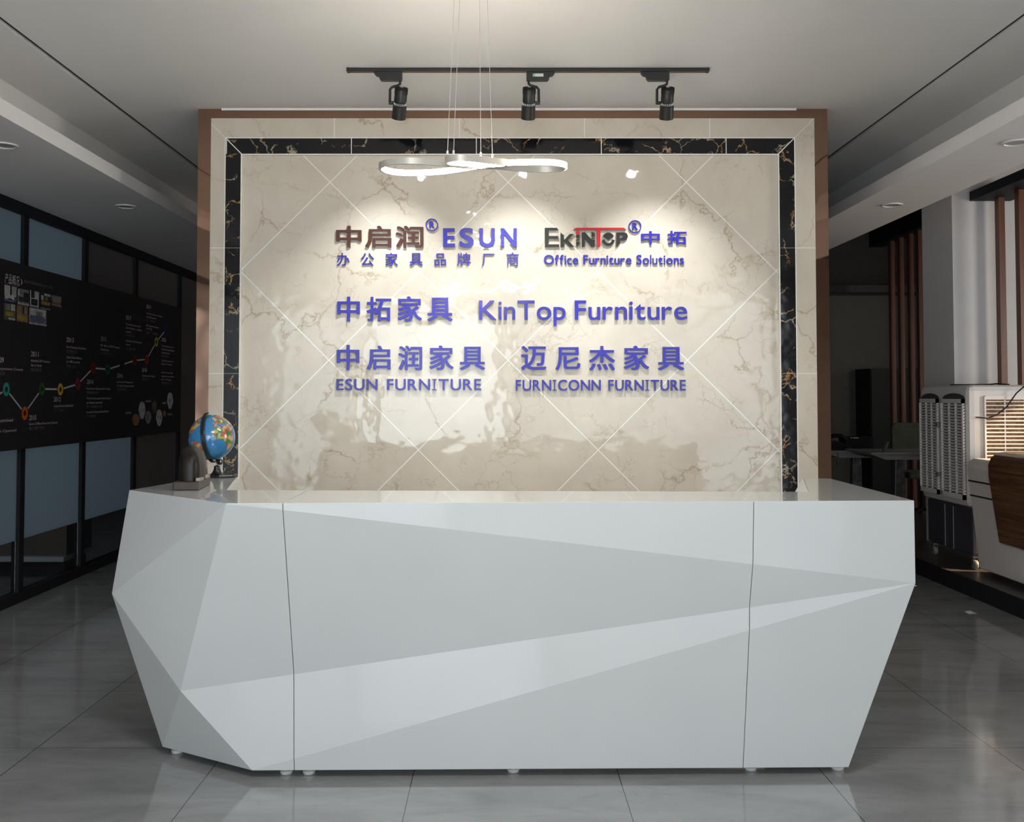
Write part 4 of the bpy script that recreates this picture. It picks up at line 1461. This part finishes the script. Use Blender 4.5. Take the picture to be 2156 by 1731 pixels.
# ================================================================== RIGHT SIDE
# evaporative air cooler
cool_m = mat('cooler_white_plastic', (0.76, 0.73, 0.70), 0.35, var=0.03)
tank_m = mat('cooler_grey_tank', (0.055, 0.05, 0.066), 0.4, var=0.06)
pad_m = mat('cooler_brown_pad', (0.20, 0.115, 0.06), 0.8, var=0.5, scale=40)
dark_g = mat('cooler_dark_mesh', (0.06, 0.055, 0.055), 0.7, var=0.4, scale=120)
cx0, cx1, cy0, cy1 = 3.65, 4.26, 7.71, 8.6
PZT = 0.124
cool = thing('air_cooler', 'white evaporative air cooler on castors with louvred grilles beside the pillar', 'air cooler', ((cx0 + cx1) / 2, (cy0 + cy1) / 2, PZT))
box_obj('body', cool_m, cx0, cx1, cy0, cy1, 0.60, 1.56, parent=cool, bevel=0.045)
tk = box_obj('water_tank', tank_m, cx0 + 0.035, cx1 - 0.035, cy0 + 0.035, cy1 - 0.035, 0.225, 0.60, parent=cool, bevel=0.02)
for yy in (8.05, 8.2):
    box_obj('rib', tank_m, cx0 + 0.02, cx0 + 0.036, yy, yy + 0.05, 0.235, 0.585, parent=tk, bevel=0.006)


def louvre(y0, y1, z0, z1, n, cols):
    back = box_obj('grille_backing', dark_g, cx0 - 0.004, cx0 - 0.001, y0, y1, z0, z1, parent=cool)
    q = MB()
    xa, xb = cx0 - 0.022, cx0 - 0.004
    q.box(xa, xb, y0, y0 + 0.025, z0, z1)
    q.box(xa, xb, y1 - 0.012, y1, z0, z1)
    q.box(xa, xb, y0, y1, z1 - 0.035, z1)
    q.box(xa, xb, y0, y1, z0, z0 + 0.04)
    for k in range(1, cols):
        yy = y0 + 0.025 + (y1 - y0 - 0.037) * k / cols
        q.box(xa + 0.004, xb, yy - 0.006, yy + 0.006, z0, z1)
    for k in range(n):
        zz_ = z0 + 0.045 + (z1 - z0 - 0.085) * (k + 0.5) / n
        q.add([(xb, y0, zz_ + 0.010), (xb, y1, zz_ + 0.010), (xa + 0.003, y1, zz_ - 0.001), (xa + 0.003, y0, zz_ - 0.001),
               (xb, y0, zz_ + 0.003), (xb, y1, zz_ + 0.003), (xa + 0.003, y1, zz_ - 0.006), (xa + 0.003, y0, zz_ - 0.006)],
              [(0, 1, 2, 3), (7, 6, 5, 4), (3, 2, 6, 7), (0, 4, 5, 1), (0, 3, 7, 4), (1, 5, 6, 2)])
    q.build('louvre_grille', cool_m, cool)


ya0, ya1 = P(2033, 900, X=cx0).y, P(1986, 900, X=cx0).y
yb0, yb1_ = P(1978.5, 900, X=cx0).y, P(1936, 900, X=cx0).y
louvre(max(ya0, cy0 + 0.05), ya1, 0.66, 1.45, 30, 3)
louvre(yb0, min(yb1_, cy1 - 0.03), 0.66, 1.45, 30, 3)
for y0, y1 in ((max(ya0, cy0 + 0.05), ya1), (yb0, min(yb1_, cy1 - 0.03))):
    q = MB()
    ym, hw = (y0 + y1) / 2, (y1 - y0) / 2
    q.prism([(ym - hw, 1.451)] + [(ym - hw * math.cos(PI * k / 12), 1.451 + 0.045 * math.sin(PI * k / 12)) for k in range(1, 12)] + [(ym + hw, 1.451)], cx0 - 0.003, cx0 - 0.0005, 'x')
    q.build('handle_recess', dark_g, cool)
for zz_ in (1.24, 0.83):
    box_obj('latch', mat('grey_latch', (0.2, 0.19, 0.18), 0.4), cx0 - 0.032, cx0 - 0.001, yb0 - 0.03, yb0 + 0.02, zz_ - 0.02, zz_ + 0.015, parent=cool, bevel=0.003)
# front grille
gx0, gx1 = P(2073, 900, Y=cy0).x, cx1 - 0.05
box_obj('front_pad', pad_m, gx0, gx1, cy0 - 0.004, cy0 - 0.001, 0.7, 1.46, parent=cool)
q = MB()
q.box(gx0 - 0.012, gx0, cy0 - 0.03, cy0, 0.69, 1.47)
q.box(gx1, gx1 + 0.012, cy0 - 0.03, cy0, 0.69, 1.47)
q.box(gx0, gx1, cy0 - 0.03, cy0, 1.445, 1.475)
q.box(gx0, gx1, cy0 - 0.03, cy0, 0.69, 0.71)
for k in range(24):
    zz_ = 1.43 - k * 0.03
    q.tube([(gx0, cy0 - 0.02, zz_), (gx1, cy0 - 0.02, zz_)], 0.0055, 8)
for fx in (0.35, 0.7):
    xx = gx0 + (gx1 - gx0) * fx
    q.box(xx - 0.004, xx + 0.004, cy0 - 0.016, cy0 - 0.004, 0.7, 1.45)
q.build('front_grille', cool_m, cool)
cst = mat('castor_grey', (0.22, 0.22, 0.20), 0.4)
chrome = mat('castor_steel', (0.55, 0.55, 0.53), 0.25, metal=0.9)
for xx in (cx0 + 0.05, cx1 - 0.07):
    for yy in (cy0 + 0.04, cy1 - 0.14):
        q = MB()
        M = Matrix.Translation((xx, yy, PZT + 0.038)) @ Matrix.Rotation(PI / 2, 4, 'Y')
        q.lathe([(0.012, -0.014), (0.034, -0.014), (0.0375, -0.008), (0.0375, 0.008), (0.034, 0.014), (0.012, 0.014)], 24, M)
        c_ = q.build('castor', cst, cool, smooth=True)
        q = MB()
        q.box(xx - 0.02, xx - 0.016, yy - 0.012, yy + 0.02, PZT + 0.03, PZT + 0.092)
        q.box(xx + 0.016, xx + 0.02, yy - 0.012, yy + 0.02, PZT + 0.03, PZT + 0.092)
        q.box(xx - 0.02, xx + 0.02, yy - 0.012, yy + 0.03, PZT + 0.088, PZT + 0.1015)
        q.build('castor_fork', chrome, c_)
# power cord of the cooler
q = MB()
hole = P(2059, 879, Y=cy0 - 0.035)
q.tube([hole + Vector((0, 0.03, 0)), hole, P(2080, 881, Y=7.66), P(2100, 873, Y=7.65), P(2120, 856, Y=7.64), P(2140, 828, Y=7.63), P(2165, 806, Y=7.62)], 0.0055, 8)
tag(q.build('power_cord', blk, smooth=True), 'black power cord looping across the front grille of the air cooler', 'cord')
q = MB()
q.tube([(P(2000, 809, Y=8.3).x, 8.3, 1.567), (3.93, 8.25, 1.567), (4.05, 8.2, 1.568), (4.12, 8.2, 1.575), (4.2, 8.15, 1.567)], 0.006, 8)
tag(q.build('cable', blk, smooth=True), 'black cable lying on top of the air cooler', 'cable')

# second counter with wood front
ctr_m = mat('counter_warm_white', (0.70, 0.665, 0.64), 0.28, coat=0.3, var=0.02)
m, nt, b = nt_new('brown_wood_grain')
g = G(nt)
co = g.n('ShaderNodeTexCoord').outputs['Object']
mp = g.n('ShaderNodeMapping', {0: co, 3: (14, 1.2, 38)})
nz = g.n('ShaderNodeTexNoise', {'Vector': mp.outputs[0], 'Scale': 1.0, 'Detail': 8.0, 'Roughness': 0.65, 'Distortion': 0.4})
cc = g.ramp(nz.outputs['Fac'], [(0.3, (0.055, 0.024, 0.012)), (0.52, (0.125, 0.058, 0.027)), (0.75, (0.20, 0.10, 0.05))])
nt.links.new(cc, b.inputs['Base Color'])
b.inputs['Roughness'].default_value = 0.22
b.inputs['Coat Weight'].default_value = 0.4
wood_m = m
ctr = thing('side_counter', 'white counter with curved brown wood front on the raised platform at right', 'counter', (3.9, 6.4, PZT))
YC = 7.55
prof = [(3.635, 0.166), (3.555, 0.93), (3.565, 0.975), (3.60, 1.0), (4.25, 1.0), (4.25, 0.166)]
q = MB()
q.prism(prof, 4.6, YC, 'y')
q.build('body', ctr_m, ctr, bevel=0.012, seg=3)
q = MB()
q.box(3.70, 4.2, 4.7, YC - 0.06, PZT, 0.166)
q.build('plinth', mat('dark_brown_plinth', (0.07, 0.04, 0.027), 0.35), ctr)
for zz_ in (0.832, 0.722):
    xx = 3.555 + (0.93 - zz_) * (0.08 / 0.764)
    q = MB()
    q.box(xx - 0.002, xx + 0.05, 4.6, YC + 0.0015, zz_ - 0.006, zz_ + 0.006)
    q.build('dark_groove', black_void, ctr)
YW = P(2076, 1010, X=3.50).y
q = MB()
outer = [(3.585, 0.42), (3.515, 0.90), (3.515, 0.98), (3.535, 1.03), (3.575, 1.062), (3.64, 1.075), (4.1, 1.075)]
inner = [(4.1, 1.005), (3.60, 1.003), (3.552, 0.975), (3.545, 0.93), (3.598, 0.42)]
q.prism(outer + inner, 4.9, YW, 'y')
q.build('wood_front', wood_m, ctr, smooth=True, bevel=0.01, seg=3, angle=35)

# timber slats
slat_m, nt, b = nt_new('reddish_timber_slat')
g = G(nt)
co = g.n('ShaderNodeTexCoord').outputs['Object']
mp = g.n('ShaderNodeMapping', {0: co, 3: (30, 30, 1.5)})
nz = g.n('ShaderNodeTexNoise', {'Vector': mp.outputs[0], 'Scale': 1.0, 'Detail': 6.0})
cc = g.ramp(nz.outputs['Fac'], [(0.3, (0.11, 0.034, 0.015)), (0.7, (0.19, 0.065, 0.028))])
nt.links.new(cc, b.inputs['Base Color'])
b.inputs['Roughness'].default_value = 0.4
hdr = thing('overhead_beam', 'black overhead beam above the timber slats at right', 'beam', (4.32, 7, 3.19))
box_obj('beam', black_frame, 4.14, 4.5, 4.2, 8.66, 3.19, 3.27, parent=hdr)
box_obj('beam_box', black_frame, 4.2, 4.6, 4.2, 7.7, 3.271, 3.45, parent=hdr)
near = [(P(2097, 600, X=4.31).y, 'reddish timber slat directly right of the white pillar face'),
        (P(2139, 600, X=4.31).y, 'reddish timber slat at the right picture edge above the air cooler')]
for y, lab in near:
    tag(box_obj('timber_slat', slat_m, 4.31, 4.362, y - 0.07, y, PZT + 0.0005, 3.1895), lab, 'slat', 'timber slats')
far = [(1869, 503, 'leftmost of the dim timber slats left of the white pillar'), (1888, 495, 'second from left of the dim timber slats left of the white pillar'),
       (1908, 487, 'third from left of the dim timber slats left of the white pillar'), (1927, 477, 'dim timber slat closest to the left face of the white pillar')]
for px, py, lab in far:
    p = P(px, py, X=4.9)
    tag(box_obj('timber_slat', slat_m, 4.9, 4.955, p.y - 0.075, p.y, PZT + 0.0005, 3.42), lab, 'slat', 'timber slats')
box_obj('slat_header', black_frame, 4.84, 5.02, 11.3, 12.9, 3.4205, 3.79)
tag(bpy.data.objects['slat_header'], 'dark header above the dim timber slats left of the pillar', 'beam')

# tables in the dark room
top_m = mat('table_grey_laminate', (0.30, 0.295, 0.29), 0.4)
m, nt, b = nt_new('grey_terrazzo_leg')
g = G(nt)
co = g.n('ShaderNodeTexCoord').outputs['Object']
vo = g.n('ShaderNodeTexVoronoi', {'Vector': co, 'Scale': 16.0})
nz = g.n('ShaderNodeTexNoise', {'Vector': co, 'Scale': 9.0, 'Detail': 5.0})
cc = g.ramp(nz.outputs['Fac'], [(0.45, (0.07, 0.075, 0.07)), (0.62, (0.16, 0.165, 0.155)), (0.70, (0.42, 0.42, 0.40))])
nt.links.new(cc, b.inputs['Base Color'])
b.inputs['Roughness'].default_value = 0.4
leg_m = m


def table(x0, x1, y0, y1, zt_t, legx, label):
    t = thing('meeting_table', label, 'table', ((x0 + x1) / 2, (y0 + y1) / 2, PZT), 'tables in the dark room')
    q = MB()
    q.box(x0, x1, y0, y1, zt_t - 0.022, zt_t)
    q.build('tabletop', top_m, t, bevel=0.004)
    q = MB()
    yy = y0 + 0.02
    q.prism([(x0 + 0.02, zt_t - 0.0225), (x0 + 0.16, zt_t - 0.075), (x1 - 0.02, zt_t - 0.075), (x1 - 0.02, zt_t - 0.0225)], yy, y1 - 0.05, 'y')
    q.build('apron', top_m, t)
    for lx in legx:
        q = MB()
        q.prism([(lx - 0.045, zt_t - 0.0755), (lx + 0.05, zt_t - 0.0755), (lx + 0.065, PZT + 0.0005), (lx - 0.065, PZT + 0.0005)], y0 + 0.1, y0 + 0.2, 'y')
        q.build('leg', leg_m, t, bevel=0.008)
    return t


ty1 = 10.15
ztb = P(1870, 953, Y=ty1).z
lx2 = P(1895, 1000, Y=ty1 + 0.1).x
table(P(1833, 953, Y=ty1).x, 4.75, ty1, ty1 + 0.75, ztb, [lx2], 'grey meeting table half hidden behind the air cooler')
ty2 = 11.05
zta = P(1790, 950, Y=ty2).z
lx1 = P(1805, 1000, Y=ty2 + 0.1).x
table(P(1738, 950, Y=ty2).x, P(1846, 950, Y=ty2).x, ty2, ty2 + 0.8, zta, [lx1], 'grey meeting table directly right of the feature wall edge')
# chair behind the table
ch_m = mat('dark_green_upholstery', (0.07, 0.085, 0.055), 0.8, var=0.2)
chy = 11.42
ca, cb = P(1876, 890, Y=chy), P(1940, 955, Y=chy)
chr_ = thing('office_chair', 'dark green office chair behind the table near the timber slats', 'chair', ((ca.x + cb.x) / 2, chy, PZT))
w2 = 0.24
cxm = ca.x + w2
q = MB()
out_p = [(cxm - w2, 0.80), (cxm - w2, ca.z - 0.06), (cxm - w2 + 0.02, ca.z - 0.02), (cxm - w2 + 0.06, ca.z), (cxm + w2 - 0.06, ca.z), (cxm + w2 - 0.02, ca.z - 0.02), (cxm + w2, ca.z - 0.06), (cxm + w2, 0.80)]
q.prism(out_p, chy - 0.03, chy + 0.03, 'y')
q.build('backrest', ch_m, chr_, bevel=0.015, seg=3)
box_obj('seat', ch_m, cxm - 0.24, cxm + 0.24, chy - 0.50, chy - 0.04, 0.56, 0.63, parent=chr_, bevel=0.02)
for xx in (cxm - 0.15, cxm + 0.15):
    box_obj('back_post', black_frame, xx - 0.015, xx + 0.015, chy - 0.015, chy + 0.015, 0.55, 0.81, parent=chr_)
q = MB()
q.tube([(cxm, chy - 0.27, 0.56), (cxm, chy - 0.27, 0.20)], 0.025, 12)
for k in range(5):
    a_ = 2 * PI * k / 5
    q.tube([(cxm, chy - 0.27, 0.21), (cxm + 0.27 * math.cos(a_), chy - 0.27 + 0.27 * math.sin(a_), 0.155)], [0.02, 0.014], 8)
q.build('base', black_frame, chr_)
for k in range(5):
    a_ = 2 * PI * k / 5
    q = MB()
    q.lathe([(0.0, -0.01), (0.02, -0.01), (0.02, 0.01), (0.0, 0.01)], 14,
            Matrix.Translation((cxm + 0.27 * math.cos(a_), chy - 0.27 + 0.27 * math.sin(a_), PZT + 0.0205)) @ Matrix.Rotation(PI / 2, 4, 'X') )
    q.build('castor', black_frame, chr_)
# items on the far table
cp = P(1866, 947, Y=ty1 + 0.12)
q = MB()
q.prism([(cp.x - 0.035, ztb + 0.001), (cp.x - 0.012, ztb + 0.001), (cp.x + 0.028, ztb + 0.105), (cp.x + 0.006, ztb + 0.108)], ty1 + 0.10, ty1 + 0.16, 'y')
tag(q.build('card_stand', mat('dull_grey_plastic', (0.16, 0.155, 0.15), 0.5), bevel=0.003), 'small grey slanted stand at the left corner of the table behind the cooler', 'stand')
pb_ = P(1764, 905, Y=ty2 + 0.3)
t = thing('desk_phone', 'black desk telephone on the table beside the feature wall edge', 'telephone', (pb_.x, ty2 + 0.3, zta))
q = MB()
q.prism([(pb_.x - 0.12, zta + 0.001), (pb_.x + 0.13, zta + 0.001), (pb_.x + 0.13, zta + 0.03), (pb_.x - 0.02, zta + 0.10), (pb_.x - 0.12, zta + 0.10)], ty2 + 0.22, ty2 + 0.44, 'y')
q.build('body', blk, t, bevel=0.01)
q = MB()
q.tube([(pb_.x - 0.11, ty2 + 0.25, zta + 0.145), (pb_.x - 0.06, ty2 + 0.25, zta + 0.165), (pb_.x + 0.02, ty2 + 0.25, zta + 0.16), (pb_.x + 0.07, ty2 + 0.25, zta + 0.12)], 0.024, 12)
q.build('handset', blk, t, smooth=True)
wl = P(1796, 918, Y=ty2 + 0.5)
q = MB()
q.box(wl.x - 0.10, wl.x + 0.22, ty2 + 0.46, ty2 + 0.7, zta + 0.001, wl.z - 0.01, 0)
q.box(wl.x - 0.045, wl.x - 0.02, ty2 + 0.4592, ty2 + 0.46, wl.z - 0.024, wl.z - 0.015, 1)
q.box(wl.x - 0.01, wl.x + 0.05, ty2 + 0.4592, ty2 + 0.46, wl.z - 0.026, wl.z - 0.016, 1)
tag(q.build('equipment_box', [black_frame, mat('white_marking', (0.7, 0.7, 0.7), 0.5)]), 'low black box with two small white markings on the dark table', 'box')
q = MB()
hx_ = P(1764, 960, Y=ty2 - 0.01)
q.tube([(hx_.x, ty2 - 0.012, zta - 0.02), (hx_.x + 0.004, ty2 - 0.012, zta - 0.08), (hx_.x, ty2 - 0.012, zta - 0.10)], 0.005, 6)
q.tube([(hx_.x, ty2 - 0.012, zta - 0.10), (hx_.x, ty2 - 0.012, zta - 0.19)], 0.017, 10)
q.tube([(hx_.x, ty2 - 0.012, zta - 0.19), (hx_.x + 0.002, ty2 - 0.012, zta - 0.4)], 0.004, 6)
tag(q.build('hanging_plug', mat('dull_grey_plug', (0.11, 0.11, 0.105), 0.5), smooth=True), 'grey cable plug hanging under the table edge beside the feature wall', 'cable')
# dark cupboard and service duct at the far wall
cbx0, cbx1 = P(1832, 800, Y=13.4).x, P(1936, 800, Y=13.4).x
cbz = P(1850, 776, Y=13.4).z
t = thing('tall_cupboard', 'tall black cupboard against the far wall behind the timber slats', 'cupboard', ((cbx0 + cbx1) / 2, 13.6, PZT))
cub = mat('cupboard_black', (0.008, 0.008, 0.008), 0.6)
box_obj('carcass', cub, cbx0, cbx1, 13.4, 13.95, PZT + 0.0005, cbz, parent=t)
mid = (cbx0 + cbx1) / 2
for a, b_ in ((cbx0 + 0.01, mid - 0.003), (mid + 0.003, cbx1 - 0.01)):
    box_obj('door', cub, a, b_, 13.38, 13.3995, PZT + 0.05, cbz - 0.02, parent=t)
dz0, dz1 = P(1800, 617, Y=13.6).z, P(1800, 602, Y=13.6).z
struct(box_obj('wall_back', mat('far_wall_olive', (0.17, 0.165, 0.14), 0.8, var=0.06), 3.1, 6.5, 13.96, 13.99, PZT, dz0), 'dull olive lower wall at the far end of the dark room', 'wall')
tag(box_obj('service_duct', mat('duct_dark_grey', (0.05, 0.047, 0.045), 0.5), 3.1, 6.4, 13.5, 13.7, dz0, dz1), 'dark horizontal service duct high across the far wall of the dark room', 'duct')

# scrap of paper on the floor
pp_ = P(2046, 1292, Z=0.0)
q = MB()
q.add([(pp_.x - 0.03, pp_.y - 0.02, 0.001), (pp_.x - 0.006, pp_.y - 0.026, 0.004), (pp_.x + 0.004, pp_.y + 0.03, 0.012), (pp_.x - 0.034, pp_.y + 0.034, 0.006),
       (pp_.x + 0.03, pp_.y - 0.012, 0.002), (pp_.x + 0.027, pp_.y + 0.018, 0.003)], [(0, 1, 2, 3), (1, 4, 5, 2)])
o = q.build('paper_scrap', mat('white_paper', (0.62, 0.58, 0.57), 0.7))
md = o.modifiers.new('thick', 'SOLIDIFY')
md.thickness = 0.0012
tag(o, 'small crumpled scrap of white paper on the floor beside the platform', 'paper')
